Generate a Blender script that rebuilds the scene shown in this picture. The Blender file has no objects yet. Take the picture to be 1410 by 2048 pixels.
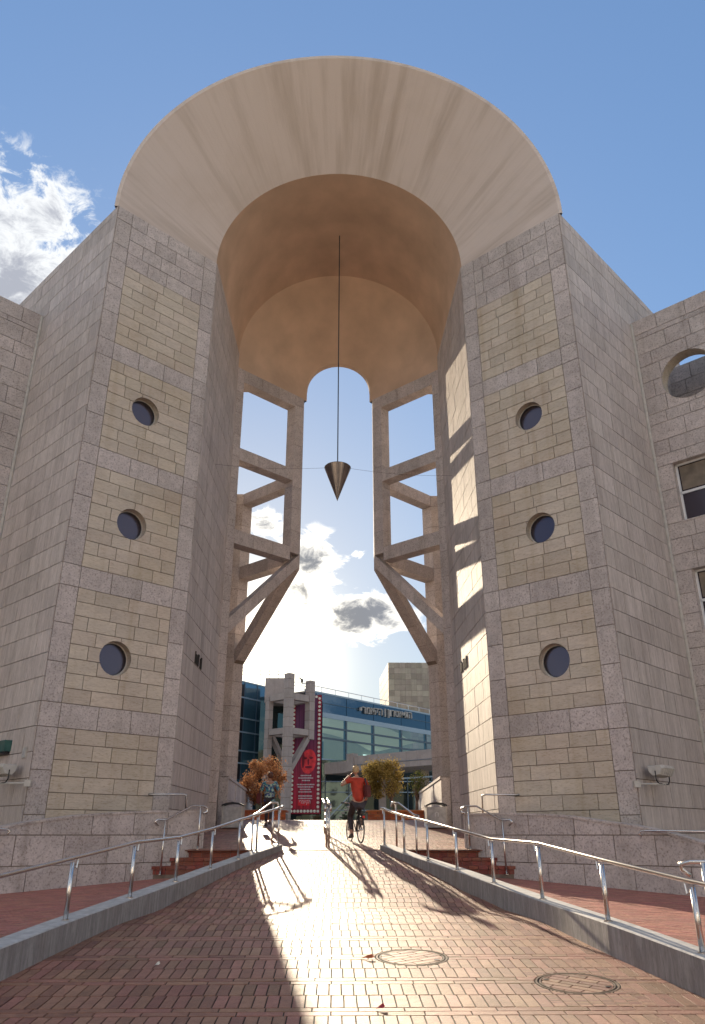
import bpy, bmesh, math, random
from mathutils import Vector, Matrix
from mathutils.geometry import delaunay_2d_cdt
random.seed(7)
RD = math.radians
S = bpy.context.scene
C = S.collection

# ------------------------------------------------------------------ camera
cam = bpy.data.cameras.new('camera'); camo = bpy.data.objects.new('camera', cam); C.objects.link(camo)
cam.sensor_fit = 'HORIZONTAL'; cam.sensor_width = 24.0; cam.lens = 24.0*1521/1410
cam.clip_end = 3000; cam.clip_start = 0.05
_p, _y = RD(23.0), RD(1.25)
_f = Vector((math.sin(_y)*math.cos(_p), math.cos(_y)*math.cos(_p), math.sin(_p)))
camo.rotation_euler = _f.to_track_quat('-Z', 'Y').to_euler()
camo.location = (0, 0, 0)
S.camera = camo
S.render.resolution_x = 705; S.render.resolution_y = 1024

# ------------------------------------------------------------------ light
SUN_AZ = RD(8.8); SUN_EL = RD(15.5)
sdir = Vector((-math.sin(SUN_AZ)*math.cos(SUN_EL), math.cos(SUN_AZ)*math.cos(SUN_EL), math.sin(SUN_EL)))
sl = bpy.data.lights.new('sun', 'SUN'); sl.energy = 3.1; sl.angle = RD(0.6); sl.color = (1.0, 0.83, 0.60)
so = bpy.data.objects.new('sun', sl); C.objects.link(so); so.rotation_euler = sdir.to_track_quat('Z', 'Y').to_euler()
so.location = (0, 0, 60)
S.view_settings.view_transform = 'Standard'; S.view_settings.look = 'None'
S.view_settings.exposure = 1.74; S.view_settings.gamma = 1; S.view_settings.use_curve_mapping = False
S.render.engine = 'CYCLES'
S.cycles.max_bounces = 8; S.cycles.diffuse_bounces = 5

world = bpy.data.worlds.new('World'); S.world = world; world.use_nodes = True


def build_world():
    nt = world.node_tree; nt.nodes.clear(); N = nt.nodes.new; L = nt.links.new
    def math_(op, a, b=None, clamp=False):
        n = N('ShaderNodeMath'); n.operation = op; n.use_clamp = clamp
        for i, v in enumerate((a, b)):
            if v is None: continue
            if isinstance(v, (int, float)): n.inputs[i].default_value = v
            else: L(v, n.inputs[i])
        return n.outputs[0]
    def vm(op, a, b):
        n = N('ShaderNodeVectorMath'); n.operation = op
        for i, v in enumerate((a, b)):
            if isinstance(v, (tuple, Vector)): n.inputs[i].default_value = v
            else: L(v, n.inputs[i])
        return n
    def mr(v, a, b, c=0.0, d=1.0, smooth=True):
        n = N('ShaderNodeMapRange'); n.interpolation_type = 'SMOOTHSTEP' if smooth else 'LINEAR'
        L(v, n.inputs['Value']); n.inputs['From Min'].default_value = a; n.inputs['From Max'].default_value = b
        n.inputs['To Min'].default_value = c; n.inputs['To Max'].default_value = d
        return n.outputs['Result']
    def mix(f, a, b):
        n = N('ShaderNodeMix'); n.data_type = 'RGBA'
        if isinstance(f, (int, float)): n.inputs[0].default_value = f
        else: L(f, n.inputs[0])
        for i, v in ((6, a), (7, b)):
            if isinstance(v, tuple): n.inputs[i].default_value = (*v, 1)
            else: L(v, n.inputs[i])
        return n.outputs[2]
    tc = N('ShaderNodeTexCoord').outputs['Generated']
    nrm = vm('NORMALIZE', tc, (0, 0, 0)).outputs[0]
    sky = N('ShaderNodeTexSky'); sky.sky_type = 'NISHITA'; sky.sun_disc = False
    sky.sun_elevation = SUN_EL; sky.sun_rotation = -SUN_AZ
    sky.air_density = 1.0; sky.dust_density = 0.35; sky.ozone_density = 3.0
    # clouds
    no = N('ShaderNodeTexNoise'); no.inputs['Scale'].default_value = 9; no.inputs['Detail'].default_value = 8; no.inputs['Roughness'].default_value = 0.62
    st = vm('MULTIPLY', nrm, (1, 1, 1.7)).outputs[0]
    L(st, no.inputs['Vector'])
    no2 = N('ShaderNodeTexNoise'); no2.inputs['Scale'].default_value = 26; no2.inputs['Detail'].default_value = 9; no2.inputs['Roughness'].default_value = 0.66; no2.inputs['Distortion'].default_value = 0.5
    L(vm('MULTIPLY', nrm, (1, 1, 1.5)).outputs[0], no2.inputs['Vector'])
    nf = math_('ADD', math_('MULTIPLY', no.outputs['Fac'], 0.42), math_('MULTIPLY', no2.outputs['Fac'], 0.58))
    blobs = [((-0.42, 0.69, 0.585), (0.21, 0.28, 0.135), 1.25), ((-0.25, 0.70, 0.655), (0.05, 0.2, 0.025), 0.8),
             ((-0.040, 0.9445, 0.328), (0.062, 0.3, 0.050), 1.25), ((-0.052, 0.9445, 0.295), (0.075, 0.3, 0.040), 0.95),
             ((0.028, 0.9661, 0.2600), (0.095, 0.3, 0.040), 1.25), ((-0.03, 0.9661, 0.243), (0.06, 0.3, 0.022), 0.9), ((0.030, 0.9396, 0.342), (0.016, 0.2, 0.013), 0.75),
             ((-0.10, 0.9225, 0.372), (0.05, 0.2, 0.026), 0.8), ((-0.115, 0.96, 0.262), (0.09, 0.3, 0.035), 0.9),]
    m = None
    for c, r, w in blobs:
        c = Vector(c)
        dd = vm('SUBTRACT', nrm, tuple(c)).outputs[0]
        sc = vm('MULTIPLY', dd, (1/r[0], 1/r[1], 1/r[2])).outputs[0]
        ln = N('ShaderNodeVectorMath'); ln.operation = 'LENGTH'; L(sc, ln.inputs[0])
        b = math_('MULTIPLY', mr(ln.outputs['Value'], 0.0, 1.25, 1.0, 0.0), w)
        m = b if m is None else math_('MAXIMUM', m, b)
    # loose cloud field added over the unseen sky as fill light, thinning out towards the part in view
    nb = N('ShaderNodeTexNoise'); nb.inputs['Scale'].default_value = 2.2; nb.inputs['Detail'].default_value = 3; L(nrm, nb.inputs['Vector'])
    spn = N('ShaderNodeSeparateXYZ'); L(nrm, spn.inputs[0])
    away = mr(spn.outputs['Y'], 0.15, 0.55, 1.0, 0.0)
    m = math_('MAXIMUM', m, math_('MULTIPLY', mr(nb.outputs['Fac'], 0.42, 0.62), away))
    dens = math_('ADD', m, math_('MULTIPLY', math_('SUBTRACT', nf, 0.5), 4.2))
    cov = math_('MULTIPLY', mr(dens, 0.30, 0.70), mr(m, 0.02, 0.30))
    thick = mr(dens, 0.62, 1.35)
    # glow round the sun, veiled by thin cloud
    g = vm('DOT_PRODUCT', nrm, tuple(Vector((-0.120, 0.9700, 0.205)).normalized())).outputs['Value']
    g1 = math_('POWER', math_('MAXIMUM', g, 0.0), 330.0)
    g2 = math_('POWER', math_('MAXIMUM', g, 0.0), 26.0)
    g3 = math_('POWER', math_('MAXIMUM', g, 0.0), 5.0)
    # cloud colour: bright, thin edges and dark thick cores
    bright = mix(g2, (2.0, 2.05, 2.1), (3.6, 3.4, 3.0))
    dark = mix(g2, (0.95, 1.0, 1.15), (0.42, 0.44, 0.48))
    ccol = mix(thick, bright, dark)
    bw = N('ShaderNodeRGBToBW'); L(sky.outputs[0], bw.inputs[0])
    kk = math_('MULTIPLY', math_('POWER', math_('MAXIMUM', bw.outputs[0], 0.05), -0.54), 0.56)
    cs = N('ShaderNodeVectorMath'); cs.operation = 'SCALE'; L(sky.outputs[0], cs.inputs[0]); L(kk, cs.inputs['Scale'])
    hs = N('ShaderNodeHueSaturation'); hs.inputs['Saturation'].default_value = 1.0; L(cs.outputs[0], hs.inputs['Color'])
    scol = mix(math_('MULTIPLY', g3, 0.12), hs.outputs[0], (1.35, 1.5, 1.65))
    gl = mix(math_('MINIMUM', math_('ADD', math_('MULTIPLY', g1, 0.9), math_('MULTIPLY', g2, 0.03)), 1.0), scol, (7.0, 6.4, 5.0))
    out = mix(cov, gl, ccol)
    gl2 = mix(math_('MULTIPLY', g1, 0.55), out, (7.0, 6.4, 5.0))
    bg = N('ShaderNodeBackground'); bg.inputs['Strength'].default_value = 0.15
    L(gl2, bg.inputs['Color'])
    o = N('ShaderNodeOutputWorld'); L(bg.outputs[0], o.inputs['Surface'])
build_world()

# ------------------------------------------------------------------ helpers
ORG = {}
def tag(o, label=None, cat=None, group=None, kind=None):
    if label: o['label'] = label
    if cat: o['category'] = cat
    if group: o['group'] = group
    if kind: o['kind'] = kind
    return o
def thing(name, loc, label, cat, group=None, rz=0.0):
    o = bpy.data.objects.new(name, None); C.objects.link(o); o.location = loc; o.rotation_euler = (0, 0, rz)
    o.empty_display_size = 0.2
    ORG[o] = (Vector(loc), rz)
    return tag(o, label, cat, group)
def obj(name, verts, faces, mat, parent=None, smooth=False, local=False, mats=None, fm=None):
    me = bpy.data.meshes.new(name)
    if parent is not None and not local:
        loc, rz = ORG[parent]
        R = Matrix.Rotation(-rz, 3, 'Z')
        verts = [tuple(R @ (Vector(v)-loc)) for v in verts] if rz else [(v[0]-loc[0], v[1]-loc[1], v[2]-loc[2]) for v in verts]
    me.from_pydata([tuple(v) for v in verts], [], faces)
    for mm in (mats or [mat]): me.materials.append(mm)
    if fm: me.polygons.foreach_set('material_index', fm)
    if smooth: me.polygons.foreach_set('use_smooth', [True]*len(me.polygons))
    me.update()
    o = bpy.data.objects.new(name, me); C.objects.link(o)
    if parent is not None:
        o.parent = parent; ORG[o] = ORG[parent]
    else:
        ORG[o] = (Vector((0, 0, 0)), 0)
    return o
class MB:
    def __init__(s): s.v = []; s.f = []
    def add(s, v, f):
        n = len(s.v); s.v += [tuple(x) for x in v]; s.f += [tuple(i+n for i in q) for q in f]
    def box(s, x0, x1, y0, y1, z0, z1):
        s.add([(x0,y0,z0),(x1,y0,z0),(x1,y1,z0),(x0,y1,z0),(x0,y0,z1),(x1,y0,z1),(x1,y1,z1),(x0,y1,z1)],
              [(0,3,2,1),(4,5,6,7),(0,1,5,4),(1,2,6,5),(2,3,7,6),(3,0,4,7)])
        return s
    def tube(s, pts, r, n=8, cap=True):
        pts = [Vector(p) for p in pts]; rings = []
        rr = r if isinstance(r, (list, tuple)) else [r]*len(pts)
        prev = None
        for i, p in enumerate(pts):
            if i == 0: t = pts[1]-p
            elif i == len(pts)-1: t = p-pts[i-1]
            else: t = (pts[i+1]-p).normalized()+(p-pts[i-1]).normalized()
            t.normalize()
            if prev is None:
                a = t.cross(Vector((0, 0, 1)))
                if a.length < 1e-3: a = Vector((1, 0, 0))
            else:
                a = prev - t*prev.dot(t)
            a.normalize(); b = t.cross(a); prev = a
            k = 1.0
            if 0 < i < len(pts)-1:
                c = (pts[i+1]-p).normalized().dot(t); k = 1/max(c, 0.5)
            rings.append([p+(a*math.cos(2*math.pi*j/n)+b*math.sin(2*math.pi*j/n))*rr[i]*(k if k < 1.3 else 1.3) for j in range(n)])
        base = len(s.v)
        for R in rings: s.v += [tuple(x) for x in R]
        for i in range(len(rings)-1):
            for j in range(n):
                a0 = base+i*n+j; a1 = base+i*n+(j+1) % n
                s.f.append((a0, a1, a1+n, a0+n))
        if cap:
            s.f.append(tuple(base+j for j in reversed(range(n))))
            s.f.append(tuple(base+(len(rings)-1)*n+j for j in range(n)))
        return s
    def prism(s, poly, z0, z1):
        n = len(poly)
        s.add([(x, y, z0) for x, y in poly]+[(x, y, z1) for x, y in poly],
              [tuple(reversed(range(n))), tuple(range(n, 2*n))]+[(i, (i+1) % n, (i+1) % n+n, i+n) for i in range(n)])
        return s
    def lathe(s, prof, c, n=24, axis='Z'):
        base = len(s.v)
        for r, h in prof:
            for j in range(n):
                a = 2*math.pi*j/n
                if axis == 'Z': s.v.append((c[0]+r*math.cos(a), c[1]+r*math.sin(a), c[2]+h))
                else: s.v.append((c[0]+r*math.cos(a), c[1]+h, c[2]+r*math.sin(a)))
        for i in range(len(prof)-1):
            for j in range(n):
                a0 = base+i*n+j; a1 = base+i*n+(j+1) % n
                s.f.append((a0, a1, a1+n, a0+n))
        return s
    def build(s, name, mat, parent=None, smooth=False, **k): return obj(name, s.v, s.f, mat, parent, smooth, **k)

# ------------------------------------------------------------------ materials
def newmat(name):
    m = bpy.data.materials.new(name); m.use_nodes = True
    nt = m.node_tree; nt.nodes.clear()
    return m, nt, nt.nodes.new, nt.links.new
def stone_mat(name, c1, c2, c3, scale=(1, 1, 1), sc=1.0, bump=0.25, rough=0.75, pits=0.5, rnd=0.10, stain=0.25, spec=0.3, stainc=(0.20, 0.16, 0.13), streak=0.38):
    m, nt, N, L = newmat(name)
    geo = N('ShaderNodeNewGeometry'); oi = N('ShaderNodeObjectInfo')
    add = N('ShaderNodeMath'); add.operation = 'ADD'; L(oi.outputs['Random'], add.inputs[0]); L(geo.outputs['Random Per Island'], add.inputs[1])
    fr = N('ShaderNodeMath'); fr.operation = 'FRACT'; L(add.outputs[0], fr.inputs[0])
    # shift the texture per stone
    sh = N('ShaderNodeVectorMath'); sh.operation = 'SCALE'; sh.inputs[0].default_value = (37, 19, 53); L(fr.outputs[0], sh.inputs['Scale'])
    mp = N('ShaderNodeVectorMath'); mp.operation = 'MULTIPLY'; L(geo.outputs['Position'], mp.inputs[0]); mp.inputs[1].default_value = scale
    ad = N('ShaderNodeVectorMath'); ad.operation = 'ADD'; L(mp.outputs[0], ad.inputs[0]); L(sh.outputs[0], ad.inputs[1])
    n1 = N('ShaderNodeTexNoise'); n1.inputs['Scale'].default_value = 1.6*sc; n1.inputs['Detail'].default_value = 6; n1.inputs['Roughness'].default_value = 0.65; n1.inputs['Distortion'].default_value = 0.6
    n2 = N('ShaderNodeTexNoise'); n2.inputs['Scale'].default_value = 11*sc; n2.inputs['Detail'].default_value = 5; n2.inputs['Roughness'].default_value = 0.7
    n3 = N('ShaderNodeTexNoise'); n3.inputs['Scale'].default_value = 0.35; n3.inputs['Detail'].default_value = 4; L(geo.outputs['Position'], n3.inputs['Vector'])
    L(ad.outputs[0], n1.inputs['Vector']); L(ad.outputs[0], n2.inputs['Vector'])
    def mixc(f, a, b, t='MIX'):
        x = N('ShaderNodeMix'); x.data_type = 'RGBA'; x.blend_type = t
        if isinstance(f, (int, float)): x.inputs[0].default_value = f
        else: L(f, x.inputs[0])
        for i, v in ((6, a), (7, b)):
            if isinstance(v, tuple): x.inputs[i].default_value = (*v, 1)
            else: L(v, x.inputs[i])
        return x.outputs[2]
    def mr(v, a, b, c=0, d=1):
        x = N('ShaderNodeMapRange'); L(v, x.inputs[0]); x.inputs[1].default_value = a; x.inputs[2].default_value = b; x.inputs[3].default_value = c; x.inputs[4].default_value = d
        return x.outputs[0]
    col = mixc(mr(n1.outputs['Fac'], 0.40, 0.60), c1, c2)
    col = mixc(mr(n2.outputs['Fac'], 0.50, 0.70, 0, pits), col, c3)
    col = mixc(mr(n3.outputs['Fac'], 0.45, 0.75, 0, stain), col, stainc)
    sv = N('ShaderNodeVectorMath'); sv.operation = 'MULTIPLY'; L(geo.outputs['Position'], sv.inputs[0]); sv.inputs[1].default_value = (2.6, 2.6, 0.10)
    n4 = N('ShaderNodeTexNoise'); n4.inputs['Scale'].default_value = 1.0; n4.inputs['Detail'].default_value = 6; n4.inputs['Roughness'].default_value = 0.6; L(sv.outputs[0], n4.inputs['Vector'])
    col = mixc(mr(n4.outputs['Fac'], 0.52, 0.74, 0, streak), col, stainc)
    hs = N('ShaderNodeHueSaturation'); L(col, hs.inputs['Color'])
    L(mr(fr.outputs[0], 0, 1, 1-rnd*1.6, 1+rnd*1.2), hs.inputs['Value'])
    fr2 = N('ShaderNodeMath'); fr2.operation = 'FRACT'; ml = N('ShaderNodeMath'); ml.operation = 'MULTIPLY'; ml.inputs[1].default_value = 7.31; L(fr.outputs[0], ml.inputs[0]); L(ml.outputs[0], fr2.inputs[0])
    L(mr(fr2.outputs[0], 0, 1, 0.5-rnd*0.08, 0.5+rnd*0.08), hs.inputs['Hue'])
    b = N('ShaderNodeBsdfPrincipled'); L(hs.outputs[0], b.inputs['Base Color']); b.inputs['Roughness'].default_value = rough
    b.inputs['Specular IOR Level'].default_value = spec
    bp = N('ShaderNodeBump'); bp.inputs['Strength'].default_value = bump; bp.inputs['Distance'].default_value = 0.02; L(n2.outputs['Fac'], bp.inputs['Height'])
    L(bp.outputs[0], b.inputs['Normal'])
    o = N('ShaderNodeOutputMaterial'); L(b.outputs[0], o.inputs['Surface'])
    return m
def simple(name, col, rough=0.6, metal=0.0, spec=0.5, noise=0.15, nsc=6.0, bump=0.0, emit=None):
    m, nt, N, L = newmat(name)
    tc = N('ShaderNodeNewGeometry'); n = N('ShaderNodeTexNoise'); n.inputs['Scale'].default_value = nsc; n.inputs['Detail'].default_value = 5
    L(tc.outputs['Position'], n.inputs['Vector'])
    r = N('ShaderNodeMapRange'); L(n.outputs['Fac'], r.inputs[0]); r.inputs[1].default_value = 0.3; r.inputs[2].default_value = 0.7
    r.inputs[3].default_value = 1-noise; r.inputs[4].default_value = 1+noise
    h = N('ShaderNodeHueSaturation'); h.inputs['Color'].default_value = (*col, 1); L(r.outputs[0], h.inputs['Value'])
    b = N('ShaderNodeBsdfPrincipled'); L(h.outputs[0], b.inputs['Base Color'])
    b.inputs['Roughness'].default_value = rough; b.inputs['Metallic'].default_value = metal; b.inputs['Specular IOR Level'].default_value = spec
    if bump:
        bp = N('ShaderNodeBump'); bp.inputs['Strength'].default_value = bump; bp.inputs['Distance'].default_value = 0.02
        L(n.outputs['Fac'], bp.inputs['Height']); L(bp.outputs[0], b.inputs['Normal'])
    if emit:
        b.inputs['Emission Color'].default_value = (*emit[0], 1); b.inputs['Emission Strength'].default_value = emit[1]
    o = N('ShaderNodeOutputMaterial'); L(b.outputs[0], o.inputs['Surface'])
    return m
M = {}
M['trav'] = stone_mat('travertine', (0.60, 0.53, 0.50), (0.50, 0.44, 0.415), (0.21, 0.175, 0.155), sc=1.9, pits=0.95, rnd=0.06, bump=0.7)
M['travv'] = stone_mat('travertine_vertical_grain', (0.60, 0.53, 0.495), (0.49, 0.43, 0.40), (0.24, 0.205, 0.18), scale=(3.2, 3.2, 0.30), sc=1.3, pits=0.75, rnd=0.06, bump=0.5)
M['yel'] = stone_mat('yellow_limestone', (0.60, 0.52, 0.43), (0.53, 0.46, 0.385), (0.36, 0.28, 0.20), scale=(0.6, 0.6, 2.4), sc=1.3, pits=0.75, rnd=0.06, stain=0.35, stainc=(0.30, 0.20, 0.09), bump=0.3)
M['mortar'] = simple('dark_joint', (0.19, 0.15, 0.12), 0.9, noise=0.2)
M['conc'] = stone_mat('cast_concrete', (0.36, 0.34, 0.33), (0.25, 0.235, 0.23), (0.09, 0.085, 0.08), scale=(5, 5, 0.7), sc=1.4, pits=0.6, rnd=0.0, stain=0.3, bump=0.4)
M['conccap'] = simple('concrete_top', (0.42, 0.41, 0.40), 0.8, noise=0.2, nsc=9, bump=0.3)
M['brick'] = stone_mat('clay_paver', (0.34, 0.17, 0.12), (0.27, 0.135, 0.095), (0.13, 0.07, 0.055), sc=4.0, pits=0.5, rnd=0.17, stain=0.45, stainc=(0.24, 0.17, 0.13), rough=0.52, spec=0.25, bump=0.7, streak=0.0)
M['brick2'] = stone_mat('red_clay_paver', (0.44, 0.17, 0.13), (0.35, 0.14, 0.11), (0.20, 0.10, 0.08), sc=5.0, pits=0.5, rnd=0.14, stain=0.3, stainc=(0.28, 0.17, 0.14), rough=0.6, spec=0.4, bump=0.5)
M['tread'] = stone_mat('step_brick', (0.26, 0.06, 0.04), (0.19, 0.05, 0.035), (0.12, 0.04, 0.03), sc=4, rnd=0.12, rough=0.5)
M['joint'] = simple('paving_joint', (0.045, 0.036, 0.032), 0.95, noise=0.35, nsc=5)
M['steel'] = simple('brushed_steel', (0.62, 0.60, 0.58), 0.24, metal=1.0, noise=0.06)
M['dark'] = simple('dark_metal', (0.03, 0.03, 0.035), 0.5, metal=0.4, noise=0.1)
M['ring'] = simple('worn_iron_ring', (0.16, 0.11, 0.08), 0.6, noise=0.3, nsc=20)
M['black2'] = simple('dark_bronze', (0.05, 0.045, 0.04), 0.9, spec=0.1)
M['chrome'] = simple('polished_metal', (0.26, 0.23, 0.22), 0.18, metal=1.0, noise=0.05)
M['ground'] = simple('ground_paving', (0.38, 0.33, 0.27), 0.85, noise=0.3, nsc=1.2)
M['orange'] = stone_mat('orange_brick', (0.50, 0.14, 0.05), (0.40, 0.11, 0.04), (0.2, 0.07, 0.03), sc=4, rnd=0.12)
M['lampg'] = simple('lamp_housing', (0.45, 0.42, 0.38), 0.5, noise=0.15)
M['green'] = simple('green_box', (0.03, 0.10, 0.09), 0.4, noise=0.2)
M['white'] = simple('white_paint', (0.72, 0.72, 0.72), 0.5, noise=0.05)
M['blind'] = simple('window_blind', (0.20, 0.16, 0.12), 0.7, noise=0.3, nsc=3)
M['bulb'] = simple('printed_bulb', (0.75, 0.72, 0.60), 0.6, noise=0.1)

def plaster():
    m, nt, N, L = newmat('weathered_plaster')
    geo = N('ShaderNodeNewGeometry')
    def noise(scv, s, d=5, ro=0.6, dist=0.0):
        v = N('ShaderNodeVectorMath'); v.operation = 'MULTIPLY'; L(geo.outputs['Position'], v.inputs[0]); v.inputs[1].default_value = scv
        n = N('ShaderNodeTexNoise'); n.inputs['Scale'].default_value = s; n.inputs['Detail'].default_value = d; n.inputs['Roughness'].default_value = ro; n.inputs['Distortion'].default_value = dist
        L(v.outputs[0], n.inputs['Vector']); return n.outputs['Fac']
    def mr(v, a, b, c=0, d=1):
        x = N('ShaderNodeMapRange'); L(v, x.inputs[0]); x.inputs[1].default_value = a; x.inputs[2].default_value = b; x.inputs[3].default_value = c; x.inputs[4].default_value = d
        return x.outputs[0]
    def mixc(f, a, b):
        x = N('ShaderNodeMix'); x.data_type = 'RGBA'; L(f, x.inputs[0])
        for i, v in ((6, a), (7, b)):
            if isinstance(v, tuple): x.inputs[i].default_value = (*v, 1)
            else: L(v, x.inputs[i])
        return x.outputs[2]
    sp = N('ShaderNodeSeparateXYZ'); L(geo.outputs['Position'], sp.inputs[0])
    dz = N('ShaderNodeMath'); dz.operation = 'SUBTRACT'; L(sp.outputs['Z'], dz.inputs[0]); dz.inputs[1].default_value = 17.0
    an = N('ShaderNodeMath'); an.operation = 'ARCTAN2'; L(dz.outputs[0], an.inputs[0]); L(sp.outputs['X'], an.inputs[1])
    cv = N('ShaderNodeCombineXYZ'); L(an.outputs[0], cv.inputs[0]); L(sp.outputs['Y'], cv.inputs[1])
    def anoise(k, ky, d, ro):
        v = N('ShaderNodeVectorMath'); v.operation = 'MULTIPLY'; L(cv.outputs[0], v.inputs[0]); v.inputs[1].default_value = (k, ky, 0)
        n = N('ShaderNodeTexNoise'); n.inputs['Scale'].default_value = 1.0; n.inputs['Detail'].default_value = d; n.inputs['Roughness'].default_value = ro
        L(v.outputs[0], n.inputs['Vector']); return n.outputs['Fac']
    streak = anoise(11, 0.22, 5, 0.6)
    fine = anoise(55, 0.35, 4, 0.6)
    blot = noise((1, 1, 1), 0.35, 5, 0.6, 0.6)
    grain = noise((1, 1, 1), 22, 3, 0.6)
    col = mixc(mr(streak, 0.50, 0.72, 0, 0.75), (0.62, 0.53, 0.475), (0.42, 0.34, 0.28))
    col = mixc(mr(fine, 0.5, 0.8, 0, 0.35), col, (0.46, 0.37, 0.30))
    col = mixc(mr(blot, 0.5, 0.8, 0, 0.45), col, (0.50, 0.41, 0.34))
    b = N('ShaderNodeBsdfPrincipled'); L(col, b.inputs['Base Color']); b.inputs['Roughness'].default_value = 0.9; b.inputs['Specular IOR Level'].default_value = 0.15
    bp = N('ShaderNodeBump'); bp.inputs['Strength'].default_value = 0.25; bp.inputs['Distance'].default_value = 0.02; L(grain, bp.inputs['Height']); L(bp.outputs[0], b.inputs['Normal'])
    o = N('ShaderNodeOutputMaterial'); L(b.outputs[0], o.inputs['Surface'])
    return m
M['plaster'] = plaster()
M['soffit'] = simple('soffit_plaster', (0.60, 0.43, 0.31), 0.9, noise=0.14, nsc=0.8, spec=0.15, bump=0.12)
def glass(name, tint, refl, rough=0.03, transp=True, base=(0.01, 0.02, 0.03)):
    m, nt, N, L = newmat(name)
    g = N('ShaderNodeBsdfGlossy'); g.inputs['Roughness'].default_value = rough; g.inputs['Color'].default_value = (*tint, 1)
    geo = N('ShaderNodeNewGeometry'); n = N('ShaderNodeTexNoise'); n.inputs['Scale'].default_value = 1.1; n.inputs['Detail'].default_value = 2; L(geo.outputs['Position'], n.inputs['Vector'])
    bp = N('ShaderNodeBump'); bp.inputs['Strength'].default_value = 0.05; bp.inputs['Distance'].default_value = 0.05; L(n.outputs['Fac'], bp.inputs['Height']); L(bp.outputs[0], g.inputs['Normal'])
    if transp:
        t = N('ShaderNodeBsdfTransparent'); t.inputs['Color'].default_value = (0.62, 0.74, 0.74, 1)
    else:
        t = N('ShaderNodeBsdfDiffuse'); t.inputs['Color'].default_value = (*base, 1)
    x = N('ShaderNodeMixShader'); x.inputs[0].default_value = refl; L(t.outputs[0], x.inputs[1]); L(g.outputs[0], x.inputs[2])
    o = N('ShaderNodeOutputMaterial'); L(x.outputs[0], o.inputs['Surface'])
    return m
M['glass_top'] = glass('blue_curtain_glass', (0.20, 0.30, 0.42), 0.35, transp=False, base=(0.03, 0.065, 0.10))
M['glass_left'] = glass('teal_curtain_glass', (0.3, 0.45, 0.6), 0.35, transp=False, base=(0.07, 0.15, 0.20))
M['glass'] = glass('curtain_glass', (0.40, 0.62, 0.80), 0.20)
M['porthole'] = glass('dark_porthole_glass', (0.20, 0.21, 0.30), 0.30, 0.2, transp=False, base=(0.05, 0.036, 0.034))

# ------------------------------------------------------------------ stone faces
class Face:
    """vertical plane through plan points p0 -> p1; outward side given by sign of normal towards 'out'"""
    def __init__(s, p0, p1, out):
        s.p0 = Vector((p0[0], p0[1])); d = Vector((p1[0]-p0[0], p1[1]-p0[1])); s.w = d.length; s.u = d/s.w
        n = Vector((s.u.y, -s.u.x))
        if n.dot(Vector(out)) < 0: n = -n
        s.n = n
        s.flip = (s.u.x*n.y - s.u.y*n.x) > 0     # orientation for face winding
    def P(s, u, z, d=0.0):
        q = s.p0 + s.u*u + s.n*d
        return (q.x, q.y, z)
    def prism(s, poly, d0, d1):
        n = len(poly)
        v = [s.P(u, z, d1) for u, z in poly]+[s.P(u, z, d0) for u, z in poly]
        f = [tuple(range(n))]+[(i, i+n, (i+1) % n+n, (i+1) % n) for i in range(n)]
        if s.flip: f = [tuple(reversed(q)) for q in f]
        return v, f
def poly_minus_circle(poly, c, r, n=28):
    """triangles of polygon outside the circle"""
    pts = [Vector(p) for p in poly]; k = len(pts)
    edges = [(i, (i+1) % k) for i in range(k)]
    cp = [Vector((c[0]+r*math.cos(2*math.pi*j/n), c[1]+r*math.sin(2*math.pi*j/n))) for j in range(n)]
    x0 = min(p.x for p in pts); x1 = max(p.x for p in pts); y0 = min(p.y for p in pts); y1 = max(p.y for p in pts)
    edges += [(k+j, k+(j+1) % n) for j in range(n)]
    res = delaunay_2d_cdt(pts+cp, edges, [], 0, 1e-5)
    vs, fs = res[0], res[2]; tri = []
    def inside(p):
        ok = False; j = k-1
        for i in range(k):
            if (pts[i].y > p.y) != (pts[j].y > p.y) and p.x < (pts[j].x-pts[i].x)*(p.y-pts[i].y)/(pts[j].y-pts[i].y)+pts[i].x: ok = not ok
            j = i
        return ok
    for f in fs:
        ce = sum((vs[i] for i in f), Vector((0, 0)))/len(f)
        if inside(ce) and (ce-Vector(c)).length > r*0.999: tri.append([tuple(vs[i]) for i in f])
    return tri
def stone_piece(F, poly, holes, d0, d1):
    for c, r in holes:
        us = [p[0] for p in poly]; zs = [p[1] for p in poly]
        cx = min(max(c[0], min(us)), max(us)); cz = min(max(c[1], min(zs)), max(zs))
        if (cx-c[0])**2+(cz-c[1])**2 < r*r:
            tri = poly_minus_circle(poly, c, r)
            if not tri: return None
            idx = {}; V = []; FF = []; cnt = {}
            def vid(q):
                k = (round(q[0], 4), round(q[1], 4))
                if k not in idx: idx[k] = len(V)//2; V.append(F.P(q[0], q[1], d1)); V.append(F.P(q[0], q[1], d0))
                return idx[k]
            for t in tri:
                ii = [vid(q) for q in t]
                FF.append(tuple(2*i for i in (reversed(ii) if F.flip else ii)))
                for i in range(len(ii)):
                    e = (ii[i], ii[(i+1) % len(ii)])
                    cnt[e] = cnt.get(e, 0)+1
            for (i, j) in cnt:
                if (j, i) not in cnt: FF.append((2*i, 2*j, 2*j+1, 2*i+1))
            return V, FF
    return F.prism(poly, d0, d1)
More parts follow.
